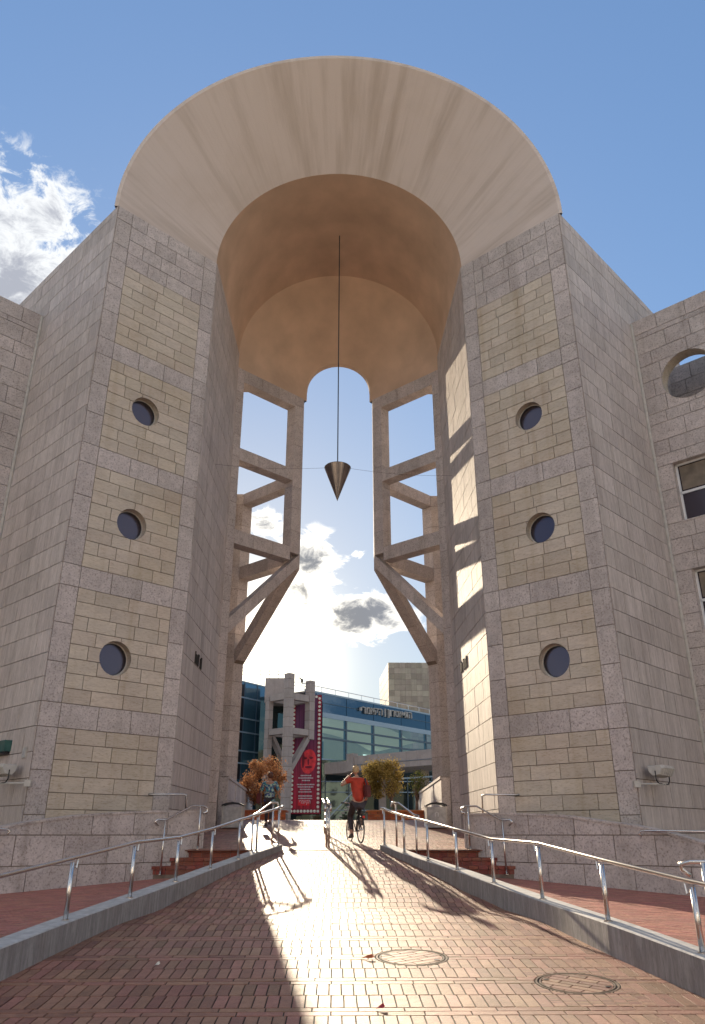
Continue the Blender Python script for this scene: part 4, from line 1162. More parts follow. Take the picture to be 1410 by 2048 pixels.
    # connecting wall, parapet, ground floor
    b_ = MB().box(-8.3, -5.2, 90.5, 97, 14.2, 17.05); b_.build('upper_wall', M['fconc'], root)
    MB().box(-9.0, -1.6, 93.2, 97, 0.5, 14.85).build('dark_glazing', M['shopdark'], root)
    MB().box(-1.6, 16, 96.0, 96.4, 0.5, 8.3).build('ground_floor_glass', M['shopdark'], root)
    for z in (1.0, 2.6, 4.6, 5.8):
        MB().box(-1.6, 16, 95.9, 96.0, z, z+0.10).build('transom', M['transom'], root)
    for x in (-1.2, 1.6, 3.4, 6.5, 8.6, 11.5):
        MB().box(x, x+0.12, 95.85, 96.0, 0.5, 6.3).build('mullion', M['mull'], root)
    MB().box(4.9, 5.7, 90.0, 90.8, 0.5, 6.2).build('column', M['fconc'], root)
    MB().box(9.3, 10.1, 86.0, 86.8, 0.5, 6.6).build('column', M['fconc'], root)
    # railing on the left roof
    for z in (17.5, 17.9, 18.3): MB().tube([(-14.4, 90.7, z), (-5.7, 90.7, z)], 0.03, 6).build('roof_rail', M['dark'], root)
    for i in range(10): MB().tube([(-15.5+i*1.09, 90.7, 17.0), (-15.5+i*1.09, 90.7, 18.3)], 0.035, 6).build('rail_post', M['dark'], root)
    for z in (16.2, 16.6): MB().tube([(-5, 90.7, z), (-2.8, 91.5, z)], 0.03, 6).build('roof_rail', M['dark'], root)
    # canopy
    F = Face((-1.2, 90.0), (13.0, 75.2), (-0.5, -0.5)); W = F.w
    v, f = wall_slab(F, 0, 4.2, 6.25, 7.45, -5, 0); obj('canopy', v, f, M['fconc'], root)
    v, f = wall_slab(F, 4.2, W, 6.35, 7.85, -6, 0.15); obj('canopy', v, f, M['fconc'], root)
    v, f = wall_slab(F, 3.9, 4.9, 6.35, 8.15, -0.4, 0.35); obj('canopy_pier', v, f, M['fconc'], root)
    v, f = wall_slab(F, 4.2, W, 6.9, 6.96, 0, 0.2); obj('canopy_groove', v, f, M['mull'], root)
    v, f = wall_slab(F, 9, W, 5.3, 5.45, -1.2, -1.1); obj('light_strip', v, f, M['transom'], root)
    # letters
    cu = bpy.data.curves.new('letters', 'FONT'); cu.body = '\u05d4\u05ea\u05d9\u05d0\u05d8\u05e8\u05d5\u05df'[::1]
    def text_mesh(body, name, mat, origin, xdir, zdir, width, depth, parent, height=None):
        cu = bpy.data.curves.new(name, 'FONT'); cu.body = body; cu.extrude = 0.05; cu.resolution_u = 2
        t = bpy.data.objects.new(name+'_tmp', cu); C.objects.link(t)
        bpy.context.view_layer.update()
        me = bpy.data.meshes.new_from_object(t.evaluated_get(bpy.context.evaluated_depsgraph_get()))
        xs = [v.co.x for v in me.vertices]; ys = [v.co.y for v in me.vertices]
        w = max(xs)-min(xs); h = max(ys)-min(ys); k = width/w; ky = (height/h) if height else k
        X = Vector(xdir).normalized(); Zd = Vector(zdir).normalized(); Nn = X.cross(Zd)
        vv = [tuple(Vector(origin)+X*((v.co.x-min(xs))*k)+Zd*((v.co.y-min(ys))*ky)+Nn*(v.co.z/0.05*depth)) for v in me.vertices]
        ff = [tuple(p.vertices) for p in me.polygons]
        bpy.data.objects.remove(t)
        o = obj(name, vv, ff, mat, parent)
        return o
    global TEXT; TEXT = text_mesh
    words = '\u05d4\u05ea\u05d9\u05d0\u05d8\u05e8\u05d5\u05df | \u05d4\u05e7\u05d0\u05de\u05e8\u05d9'
    body = words[::-1]
    p0 = Vector((3.2, 102.2, 14.72)); p1 = Vector((10.95, 111.2, 15.25)); X = (p1-p0)
    root2 = thing('name_sign', p0, 'metal Hebrew letters naming the theatre fixed on the blue glass band', 'sign')
    tot = X.length; X.normalize(); adv = tot/len(body)
    wid = {'\u05d5': .5, '\u05d9': .45, '\u05df': .5, '|': .25, ' ': .4}
    ws = [wid.get(c, 1.0) for c in body]; kk = tot/sum(ws); u = 0
    for c, w_ in zip(body, ws):
        if c != ' ':
            o_ = p0+X*u
            hh = {'|': 1.1, '\u05d9': 0.45, '\u05df': 1.1}.get(c, 0.86); dz = {'\u05d9': 0.28, '\u05df': -0.19, '|': -0.15}.get(c, 0)
            text_mesh(c, 'letter', M['lampg'], o_+Vector((0, 0, dz)), X, (0, 0, 1), kk*w_*0.82, 0.12, root2, hh)
        u += kk*w_
build_theatre()

def build_stone_block():
    root = thing('stone_block_tower', (14, 146, GZ), 'windowless square stone tower rising behind the theatre roof at right', 'tower')
    MB().prism([(9.75, 140.1), (26, 140.1), (26, 158), (9.05, 156)], GZ, 29.2).build('core', M['mortar'], root)
    F = Face((9.7, 140), (24, 140), (0, -1)); z = 14.0; t = 1.02
    while z < 29.0:
        u = 0.0
        while u < 9.0:
            v, f = F.prism(rect(u, u+t, z, min(z+t, 29.3), 0.012), -0.05, 0.05); obj('stone_slab', v, f, M['fstone'], root); u += t
        z += t
    b = MB(); v, f = F.prism([(9.2, 14), (F.w, 14), (F.w, 29.3), (9.2, 29.3)], -0.05, 0.04); obj('plain_facing', v, f, M['fstone'], root)
    F = Face((9.7, 140), (9.0, 156), (-1, 0)); z = 14.0
    while z < 29.0:
        u = 0.0
        while u < F.w-0.1:
            w = min(2.0, F.w-u); v, f = F.prism(rect(u, u+w, z, min(z+t*1.5, 29.3), 0.03), -0.05, 0.05); obj('stone_slab', v, f, M['fstone'], root); u += w
        z += t*1.5
build_stone_block()

def build_far_lattice():
    root = thing('concrete_frame_tower', (-5.25, 87, GZ), 'pale concrete frame tower with posts, beams and slanting brace before the theatre', 'frame tower')
    Fp = Vector((-5.25, 87.0)); Rp = Vector((-2.95, 89.4)); Lp = Vector((-7.6, 89.2)); Bp = Vector((-5.3, 91.8))
    def post(p, z0, z1, r=0.56):
        poly = [(p.x+r*math.cos(math.pi/2*i), p.y+r*math.sin(math.pi/2*i)) for i in range(4)]
        core = MB().prism([(p.x+(a-p.x)*.93, p.y+(b-p.y)*.93) for a, b in poly], z0, z1-.02).build('post', M['mortar'], root)
        z = z0
        while z < z1-.05:
            zz = min(z1, z+1.05); MB().prism(poly, z+.02, zz-.02).build('stone_block', M['fconc'], core); z = zz
    post(Fp, GZ, 16.9, .58); post(Rp, 9.9, 16.5); post(Lp, GZ, 14.6, .45); 
    def beam(p, q, z0, z1, name='beam', zz=None):
        F = Face(p, q, (0, -1))
        e = 0.4
        if zz: v, f = cut_box(F, e, F.w-e*.6, z0, z1, zz[0], zz[1], -.35, .30)
        else: v, f = wall_slab(F, e, F.w-e, z0, z1, -.35, .30)
        obj(name, v, f, M['fconc'], root)
    for a, b in ((14.05, 14.75), (10.3, 10.95)):
        beam(Fp, Rp, a, b); beam(Lp, Fp, a, b); beam(Lp, Bp, a, b); beam(Bp, Rp, a, b)
    post(Bp, 9.9, 15.0, .45)
    beam(Fp, Rp, 6.1, 6.95, 'brace', (9.75, 10.5)); beam(Lp, Bp, 10.2, 10.9, 'brace', (6.4, 7.1))
build_far_lattice()

def build_poster():
    Y = 91.6
    x0, x1, z0, z1 = -5.15, -1.62, 2.15, 15.3
    root = thing('poster_banner', ((x0+x1)/2, Y, z0), 'tall dark red banner with a border of light bulbs and a red face', 'banner')
    m, nt, N, L = newmat('banner_print')
    geo = N('ShaderNodeNewGeometry'); sp = N('ShaderNodeSeparateXYZ'); L(geo.outputs['Position'], sp.inputs[0])
    mr = N('ShaderNodeMapRange'); L(sp.outputs['Z'], mr.inputs[0]); mr.inputs[1].default_value = 3; mr.inputs[2].default_value = 11
    mx = N('ShaderNodeMix'); mx.data_type = 'RGBA'; L(mr.outputs[0], mx.inputs[0]); mx.inputs[6].default_value = (0.42, 0.012, 0.03, 1); mx.inputs[7].default_value = (0.13, 0.03, 0.085, 1)
    v = N('ShaderNodeVectorMath'); v.operation = 'MULTIPLY'; v.inputs[1].default_value = (6, 0, 0.15); L(geo.outputs['Position'], v.inputs[0])
    n = N('ShaderNodeTexNoise'); n.inputs['Scale'].default_value = 1.0; L(v.outputs[0], n.inputs['Vector'])
    h = N('ShaderNodeHueSaturation'); L(mx.outputs[2], h.inputs['Color'])
    r2 = N('ShaderNodeMapRange'); L(n.outputs['Fac'], r2.inputs[0]); r2.inputs[1].default_value = .35; r2.inputs[2].default_value = .65; r2.inputs[3].default_value = .55; r2.inputs[4].default_value = 1.35; L(r2.outputs[0], h.inputs['Value'])
    b = N('ShaderNodeBsdfPrincipled'); L(h.outputs[0], b.inputs['Base Color']); b.inputs['Roughness'].default_value = .7
    o = N('ShaderNodeOutputMaterial'); L(b.outputs[0], o.inputs['Surface'])
    MB().box(x0, x1, Y, Y+.06, z0, z1).build('sheet', m, root)
    edge = simple('banner_border', (0.26, 0.012, 0.03), .7); red = simple('face_red', (0.75, 0.04, 0.05), .7, noise=.3, nsc=2.0); dk = simple('face_dark', (0.20, 0.01, 0.025), .7, noise=.3, nsc=2); wh = simple('print_white', (0.62, 0.55, 0.56), .7)
    for a, c in ((x0+.02, x0+.5), (x1-.5, x1-.02)): MB().box(a, c, Y-.012, Y-.002, z0+.02, z1-.02).build('border_strip', edge, root)
    MB().box(x0+.5, x1-.5, Y-.012, Y-.002, z0+.02, z0+.55).build('border_strip', edge, root)
    def bulb(x, z):
        MB().lathe([(0.0, -.03), (0.13, -.025), (0.16, 0)], (x, Y-.014, z), 10, 'Y').build('bulb', M['bulb'], root)
    z = z0+.28
    while z < z1-.1: bulb(x0+.27, z); bulb(x1-.27, z); z += 0.46
    for i in range(1, 8): bulb(x0+.27+i*(x1-x0-.54)/8, z0+.28); 
    for i in range(1, 8): bulb(x0+.27+i*(x1-x0-.54)/8, z1-.25)
    # face: tilted oval with dark eye and mouth marks
    cx, cz = -3.05, 7.75
    v = [(cx+.88*math.cos(2*math.pi*j/28)+.1*math.sin(2*math.pi*j/28), Y-.01, cz+1.35*math.sin(2*math.pi*j/28)) for j in range(28)]; obj('printed_face', v, [tuple(range(28))], red, root)
    def blob(ax, az, rx, rz, mt, nm, k=.014):
        v = [(ax+rx*math.cos(2*math.pi*j/16), Y-k, az+rz*math.sin(2*math.pi*j/16)) for j in range(16)]; obj(nm, v, [tuple(range(16))], mt, root)
    blob(cx-.38, cz+.35, .22, .12, dk, 'printed_eye'); blob(cx+.30, cz+.40, .22, .12, dk, 'printed_eye'); blob(cx, cz-.62, .42, .13, dk, 'printed_mouth'); blob(cx-.02, cz-.05, .10, .35, dk, 'printed_nose'); blob(cx-.62, cz+.2, .16, .95, dk, 'printed_shade')
    # illegible lines of small print
    random.seed(11); t = MB(); z = 6.15
    for i, w in enumerate((1.1, 1.6, .8, 0, 1.9, 1.7, 1.2, 1.5, 0, 1.5, 1.5, 1.0)):
        if w:
            x = -3.35-w/2
            while x < -3.35+w/2:
                a = random.uniform(.05, .15); t.add([(x, Y-.012, z), (x+a, Y-.012, z), (x+a, Y-.012, z+random.uniform(.09, .15)), (x, Y-.012, z+.13)], [(0, 1, 2, 3)]); x += a+.035
            z -= .26
        else: z -= .18
    tag(t.build('small_print', wh, root), kind='stuff')
    MB().box(-4.15, -2.85, Y-.016, Y-.004, 3.02, 3.62).build('logo_panel', simple('logo_red', (0.75, 0.02, 0.03), .7), root)
    TEXT('\u05d4\u05e7\u05d0\u05de\u05e8\u05d9'[::-1], 'logo_letters', wh, (-4.0, Y-.03, 3.1), (1, 0, 0), (0, 0, 1), 1.25, .006, root, .48)
build_poster()

# planters and trees
def build_planter(x0, x1, y, lab):
    root = thing('brick_planter', ((x0+x1)/2, y, GZ), lab, 'planter', 'orange brick planters')
    z0 = .50; z1 = .98
    MB().box(x0, x1, y, y+1.6, z0, z1-.1).build('core', M['mortar'], root)
    z = z0; k = 0
    while z < z1-.09:
        x = x0-(.15 if k % 2 else 0)
        while x < x1:
            a, b = max(x, x0), min(x+.30, x1)
            if b-a > .03: MB().box(a+.008, b-.008, y-.03, y+.02, z+.006, z+.114).build('brick', M['orange'], root)
            x += .30
        z += .12; k += 1
    MB().box(x0-.04, x1+.04, y-.07, y+1.64, z1-.015, z1+.05).build('coping', M['orange'], root)
    MB().box(x0+.1, x1-.1, y+.05, y+1.5, z1, z1+.07).build('soil', M['ground'], root)
build_planter(-4.55, -2.22, 37.2, 'orange brick planter edge under the left reddish tree')
build_planter(1.5, 4.1, 37.2, 'orange brick planter edge under the right olive tree')
def leafmat(name, c1, c2, c3):
    m, nt, N, L = newmat(name)
    geo = N('ShaderNodeNewGeometry'); rp = N('ShaderNodeValToRGB')
    rp.color_ramp.elements[0].color = (*c1, 1); rp.color_ramp.elements[1].color = (*c3, 1); e = rp.color_ramp.elements.new(.5); e.color = (*c2, 1)
    L(geo.outputs['Random Per Island'], rp.inputs[0])
    d = N('ShaderNodeBsdfDiffuse'); t = N('ShaderNodeBsdfTranslucent'); x = N('ShaderNodeMixShader'); x.inputs[0].default_value = .45
    L(rp.outputs[0], d.inputs[0]); L(rp.outputs[0], t.inputs[0]); L(d.outputs[0], x.inputs[1]); L(t.outputs[0], x.inputs[2])
    o = N('ShaderNodeOutputMaterial'); L(x.outputs[0], o.inputs['Surface']); return m
M['bark'] = simple('bark', (0.20, 0.13, 0.10), .9, noise=.3, nsc=8, bump=.5)
def build_tree(base, ctr, rad, mat, lab, n=5200, seed=1, lean=None, leaf=.075, nm='tree', cat='tree'):
    rnd = random.Random(seed); root = thing(nm, base, lab, cat)
    ctr = Vector(ctr); base = Vector(base)
    tr = MB(); mid = base.lerp(ctr, .55)+Vector((rnd.uniform(-.1, .1), 0, 0))
    tr.tube([base, base.lerp(mid, .5)+Vector((.03, 0, 0)), mid], [.085, .07, .05], 8)
    tips = []
    for k in range(11):
        a = rnd.uniform(0, 6.28); h = rnd.uniform(-.35, .75)
        tip = ctr+Vector((rad[0]*.75*math.cos(a), rad[1]*.75*math.sin(a), rad[2]*h)); st_ = base.lerp(mid, rnd.uniform(.45, 1.0))
        m1 = st_.lerp(tip, .5)+Vector((rnd.uniform(-.08, .08), rnd.uniform(-.08, .08), .06)); tr.tube([st_, m1, tip], [.035, .022, .008], 6); tips += [tip, m1.lerp(tip, .5)]
    tr.build('trunk', M['bark'], root, smooth=True)
    cl = []
    for k in range(46):
        a = rnd.uniform(0, 6.28); ph = rnd.uniform(-1, 1); r = rnd.uniform(.35, 1.0)**.6
        cr = math.sqrt(1-ph*ph); cl.append((ctr+Vector((rad[0]*r*cr*math.cos(a), rad[1]*r*cr*math.sin(a), rad[2]*r*ph)), rnd.uniform(.16, .34)))
    v = []; f = []
    for i in range(n):
        c, s_ = cl[rnd.randrange(len(cl))]
        p = c+Vector((rnd.gauss(0, s_*.55), rnd.gauss(0, s_*.55), rnd.gauss(0, s_*.5)))
        d = Vector((rnd.gauss(0, 1), rnd.gauss(0, 1), rnd.gauss(0, 1))).normalized(); q = d.orthogonal().normalized()
        l = leaf*rnd.uniform(.6, 1.3); w = l*.38
        k = len(v); v += [tuple(p-d*l*.5), tuple(p+q*w), tuple(p+d*l*.5), tuple(p-q*w)]; f.append((k, k+1, k+2, k+3))
    tag(obj('crown', v, f, mat, root), kind=None)
lm1 = leafmat('russet_leaves', (.16, .06, .035), (.36, .16, .075), (.50, .30, .15)); lm2 = leafmat('olive_leaves', (.14, .10, .03), (.34, .25, .07), (.50, .36, .13)); lm3 = leafmat('green_leaves', (.04, .05, .015), (.10, .11, .03), (.22, .2, .07))
build_tree((-3.3, 37.9, 1.0), (-3.42, 38.0, 2.30), (1.15, 1.0, .92), lm1, 'bushy reddish brown tree behind the left handrail, before the theatre', 11000, 3)
build_tree((2.85, 37.9, 1.0), (2.22, 38.0, 2.45), (.98, .9, .85), lm2, 'olive and ochre tree with leaning trunks right of the cyclist', 10000, 5)
build_tree((4.0, 40, .9), (4.15, 40, 2.35), (.35, .4, .6), lm3, 'small green shrub peeping out left of the right passage column', 900, 8, nm='shrub', cat='shrub')
# low magenta poster panel behind the left tree
r_ = thing('notice_board', (-6.8, 62, GZ), 'small magenta and white poster panel behind the reddish tree', 'poster')
MB().box(-6.9, -4.9, 62, 62.1, 2.6, 3.5).build('board', simple('magenta_print', (.45, .08, .16), .6, noise=.5, nsc=3), r_)
MB().box(-6.85, -6.75, 62.1, 62.2, GZ, 2.6).build('leg', M['dark'], r_); MB().box(-5.05, -4.95, 62.1, 62.2, GZ, 2.6).build('leg', M['dark'], r_)
MB().box(-6.8, -5.0, 61.97, 61.99, 3.0, 3.42).build('light_print', M['bulb'], r_)
# outdoor stair and pigeon figure on the roof
r_ = thing('outdoor_stair', (0.5, 84, GZ), 'dark outdoor stair with rail left of the theatre column, behind the cyclist', 'stairs')
for i in range(9):
    MB().box(-.7+i*.28, -.4+i*.28+.02, 84, 86, GZ+i*.30, GZ+.12+i*.30).build('step', M['fconc'], r_)
MB().tube([(-.7, 83.95, GZ+1.0), (1.9, 83.95, GZ+3.6)], .05, 6).build('rail', M['steel'], r_)
r_ = thing('roof_figure', (-4.0, 91.2, 16.3), 'small dark bird shaped object on the roof between the frame posts', 'roof object')
MB().lathe([(0, -.2), (.16, 0), (.12, .25), (0, .35)], (-4.0, 91.0, 16.75), 10).build('body', M['dark'], r_, smooth=True)
MB().tube([(-4.0, 91.0, 16.2), (-4.0, 91.0, 16.6)], .04, 6).build('stand', M['dark'], r_)
MB().tube([(-4.1, 91.0, 17.0), (-4.45, 91.0, 17.25)], [.09, .03], 6).build('head', M['dark'], r_)

# ------------------------------------------------------------------ people
def skin_obj(name, pts, edges, mat, parent, lvl=2, local_parent=True):
    me = bpy.data.meshes.new(name); me.from_pydata([p[:3] for p in pts], edges, []); me.materials.append(mat)
    o = bpy.data.objects.new(name, me); C.objects.link(o); o.parent = parent
    md = o.modifiers.new('skin', 'SKIN'); md.use_smooth_shade = True
    if not me.skin_vertices: pass
    bmod = bmesh.new(); bmod.from_mesh(me); ly = bmod.verts.layers.skin.verify()
    bmod.verts.ensure_lookup_table()
    for i, v in enumerate(bmod.verts):
        r = pts[i][3]; v[ly].radius = r if isinstance(r, tuple) else (r, r)
        v[ly].use_root = (i == 0)
    bmod.to_mesh(me); bmod.free()
    sb = o.modifiers.new('sub', 'SUBSURF'); sb.levels = lvl; sb.render_levels = lvl
    return o
M['skin'] = simple('skin', (0.42, 0.23, 0.16), .55, noise=.08)
M['hairb'] = simple('fair_hair', (0.42, 0.29, 0.15), .6, noise=.3, nsc=30)
M['haird'] = simple('dark_red_hair', (0.10, 0.035, 0.02), .5, noise=.3, nsc=30)
M['redshirt'] = simple('orange_red_shirt', (0.40, 0.035, 0.014), .8, noise=.25, nsc=9, bump=.4)
M['trous'] = simple('dark_trousers', (0.045, 0.035, 0.04), .8, noise=.3, nsc=9, bump=.4)
M['black'] = simple('black_rubber', (0.012, 0.012, 0.013), .6)
M['bag'] = simple('dark_bag', (0.10, 0.015, 0.015), .7, noise=.3)
M['strap'] = simple('black_strap', (0.015, 0.015, 0.03), .6)
M['shoe'] = simple('shoe', (0.08, 0.05, 0.04), .6)
def patt():
    m, nt, N, L = newmat('blue_green_print'); geo = N('ShaderNodeNewGeometry')
    n = N('ShaderNodeTexVoronoi'); n.inputs['Scale'].default_value = 24; L(geo.outputs['Position'], n.inputs['Vector'])
    rp = N('ShaderNodeValToRGB'); rp.color_ramp.interpolation = 'CONSTANT'
    rp.color_ramp.elements[0].color = (.03, .07, .22, 1); rp.color_ramp.elements[1].position = .7; rp.color_ramp.elements[1].color = (.42, .55, .45, 1)
    for p, c in ((.25, (.04, .25, .30, 1)), (.5, (.10, .12, .30, 1))): e = rp.color_ramp.elements.new(p); e.color = c
    sp = N('ShaderNodeSeparateColor'); L(n.outputs['Color'], sp.inputs[0]); L(sp.outputs[0], rp.inputs[0])
    b = N('ShaderNodeBsdfPrincipled'); L(rp.outputs[0], b.inputs['Base Color']); b.inputs['Roughness'].default_value = .8
    o = N('ShaderNodeOutputMaterial'); L(b.outputs[0], o.inputs['Surface']); return m
M['print'] = patt()
def hand(pts, edges, wrist_i, d, side, r=.011, curl=Vector((0, 0, 0))):
    """palm vertex and five short tapering fingers"""
    w = Vector(pts[wrist_i][:3]); d = Vector(d).normalized(); side = Vector(side).normalized()
    i0 = len(pts); pts.append((*(w+d*.05), (.036, .018))); edges.append((wrist_i, i0))
    for k, (o_, ln) in enumerate(((-.030, .070), (-.010, .080), (.010, .075), (.028, .060))):
        a = len(pts); pts.append((*(w+d*.085+side*o_), .010)); pts.append((*(w+d*(.085+ln*.5)+side*o_+curl*.3), .009)); pts.append((*(w+d*(.085+ln*.85)+side*o_+curl), .007))
        edges += [(i0, a), (a, a+1), (a+1, a+2)]
    a = len(pts); pts.append((*(w+d*.045-side*.040), .011)); pts.append((*(w+d*.085-side*.058+curl*.5), .009)); edges += [(i0, a), (a, a+1)]
def head(parent, c, tilt, hair_mat, hs=1.0, bun=False, rz=0.0):
    c = Vector(c)
    def ell(cx, r, n=16, m=10, cut=None):
        v = []; f = []
        for i in range(m+1):
            ph = math.pi*i/m
            for j in range(n):
                th = 2*math.pi*j/n; v.append([cx[0]+r[0]*math.sin(ph)*math.cos(th), cx[1]+r[1]*math.sin(ph)*math.sin(th), cx[2]+r[2]*math.cos(ph)])
        for i in range(m):
            for j in range(n): f.append((i*n+j, i*n+(j+1) % n, (i+1)*n+(j+1) % n, (i+1)*n+j))
        return v, f
    v, f = ell(c, (.074*hs, .092*hs, .115*hs))
    for p in v:
        dz = p[2]-c.z
        if dz < -.02: k = 1-.35*min(1, (-dz-.02)/.09); p[0] = c.x+(p[0]-c.x)*k
    me = obj('head', v, f, M['skin'], parent, smooth=True, local=True)
    # face looks along +y : nose, eyes, mouth, ears
    v, f = ell(c+Vector((0, .094*hs, -.012)), (.013, .020, .024), 8, 6); obj('nose', v, f, M['skin'], me, smooth=True, local=True)
    for sx in (-1, 1):
        v, f = ell(c+Vector((sx*.030, .082*hs, .012)), (.012, .008, .007), 8, 6); obj('eye', v, f, M['white'], me, smooth=True, local=True)
        v, f = ell(c+Vector((sx*.075*hs, -.005, -.005)), (.010, .020, .032), 8, 6); obj('ear', v, f, M['skin'], me, smooth=True, local=True)
    v, f = ell(c+Vector((0, .080*hs, -.052)), (.024, .008, .006), 8, 6); obj('mouth', v, f, M['bag'], me, smooth=True, local=True)
    # hair as a shell on the back and top
    v, f = ell(c+Vector((0, -.012, .014)), (.085*hs, .098*hs, .120*hs), 20, 12)
    rnd = random.Random(4)
    for p in v:
        for q in range(3): p[q] += rnd.uniform(-.006, .006)
    keep = []
    for q in f:
        m_ = sum((Vector(v[i]) for i in q), Vector((0, 0, 0)))/4-c
        if m_.y > .035 and m_.z < .06: continue
        if m_.z < (-.09 if bun else -.055): continue
        keep.append(q)
    obj('hair', v, keep, hair_mat, parent, smooth=True, local=True)

def build_woman():
    x, y = -2.28, 28.4; z = zr(y)+.02
    root = thing('person', (x, y, z), 'woman seen from behind in blue green patterned blouse and dark trousers, walking away', 'person', rz=RD(-6))
    P = [(0, 0, .93, (.15, .10)), (0, 0, 1.08, (.12, .085)), (0, -.01, 1.24, (.14, .09)), (0, -.01, 1.38, (.15, .08)), (0, 0, 1.46, .05), (0, .01, 1.55, .048),
         (-.19, 0, 1.40, .055), (-.30, .03, 1.19, .042), (-.33, .13, .98, .034), (.19, 0, 1.40, .055), (.28, -.03, 1.16, .042), (.33, .06, .96, .034),
         (-.09, 0, .88, .10), (-.10, .10, .48, .062), (-.10, .05, .10, .042), (-.10, .20, .045, .036), (.09, 0, .88, .10), (.09, -.02, .48, .062), (.09, -.26, .16, .042), (.09, -.20, .04, .034)]
    E_ = [(0, 1), (1, 2), (2, 3), (3, 4), (4, 5), (3, 6), (6, 7), (7, 8), (3, 9), (9, 10), (10, 11), (0, 12), (12, 13), (13, 14), (14, 15), (0, 16), (16, 17), (17, 18), (18, 19)]
    P = list(P); hand(P, E_, 8, (-.05, .15, -.3), (0, 1, 0)); hand(P, E_, 11, (.1, .1, -.3), (0, 1, 0))
    skin_obj('body', P, E_, M['skin'], root)
    S_ = [(0, 0, .95, (.19, .13)), (0, 0, 1.10, (.16, .11)), (0, -.01, 1.26, (.17, .11)), (0, -.01, 1.385, (.165, .095)), (-.20, 0, 1.395, .075), (-.29, .02, 1.22, .068), (-.32, .06, 1.12, .070), (.20, 0, 1.395, .075), (.28, -.02, 1.22, .068), (.31, 0, 1.12, .070), (0, 0, .86, (.19, .13))]
    skin_obj('blouse', S_, [(0, 1), (1, 2), (2, 3), (3, 4), (4, 5), (5, 6), (3, 7), (7, 8), (8, 9), (0, 10)], M['print'], root)
    T_ = [(0, 0, .92, (.165, .115)), (-.09, 0, .86, .105), (-.10, .10, .48, .072), (-.10, .05, .12, .052), (.09, 0, .86, .105), (.09, -.02, .48, .072), (.09, -.25, .18, .050)]
    skin_obj('trousers', T_, [(0, 1), (1, 2), (2, 3), (0, 4), (4, 5), (5, 6)], M['trous'], root)
    for i, (a, b, c) in enumerate(((-.10, .09, .04), (.09, -.25, .08))):
        v = [(a-.045, b-.12, c-.04), (a+.045, b-.12, c-.04), (a+.045, b+.16, c-.04), (a-.045, b+.16, c-.04), (a-.035, b-.10, c+.05), (a+.035, b-.10, c+.05), (a+.03, b+.12, c), (a-.03, b+.12, c)]
        obj('shoe', v, [(0, 3, 2, 1), (4, 5, 6, 7), (0, 1, 5, 4), (1, 2, 6, 5), (2, 3, 7, 6), (3, 0, 4, 7)], M['shoe'], root, local=True)
    head(root, (0, .02, 1.64), 0, M['haird'], 1.05, bun=True)
    # orange brown shoulder bag
    bg = thing('shoulder_bag', (x-.36, y+.04, z+.95), 'reddish brown bag hanging at the left arm of the woman', 'bag')
    bb = MB(); bb.prism([(x-.44, y-.14), (x-.30, y-.16), (x-.28, y+.16), (x-.42, y+.18)], z+.72, z+1.05); bb.build('bag_body', M['bag'], bg)
    MB().tube([(x-.36, y-.1, z+1.03), (x-.28, y-.05, z+1.25), (x-.2, y, z+1.50), (x-.26, y+.08, z+1.25), (x-.35, y+.12, z+1.03)], .012, 6).build('bag_strap', M['strap'], bg)
build_woman()

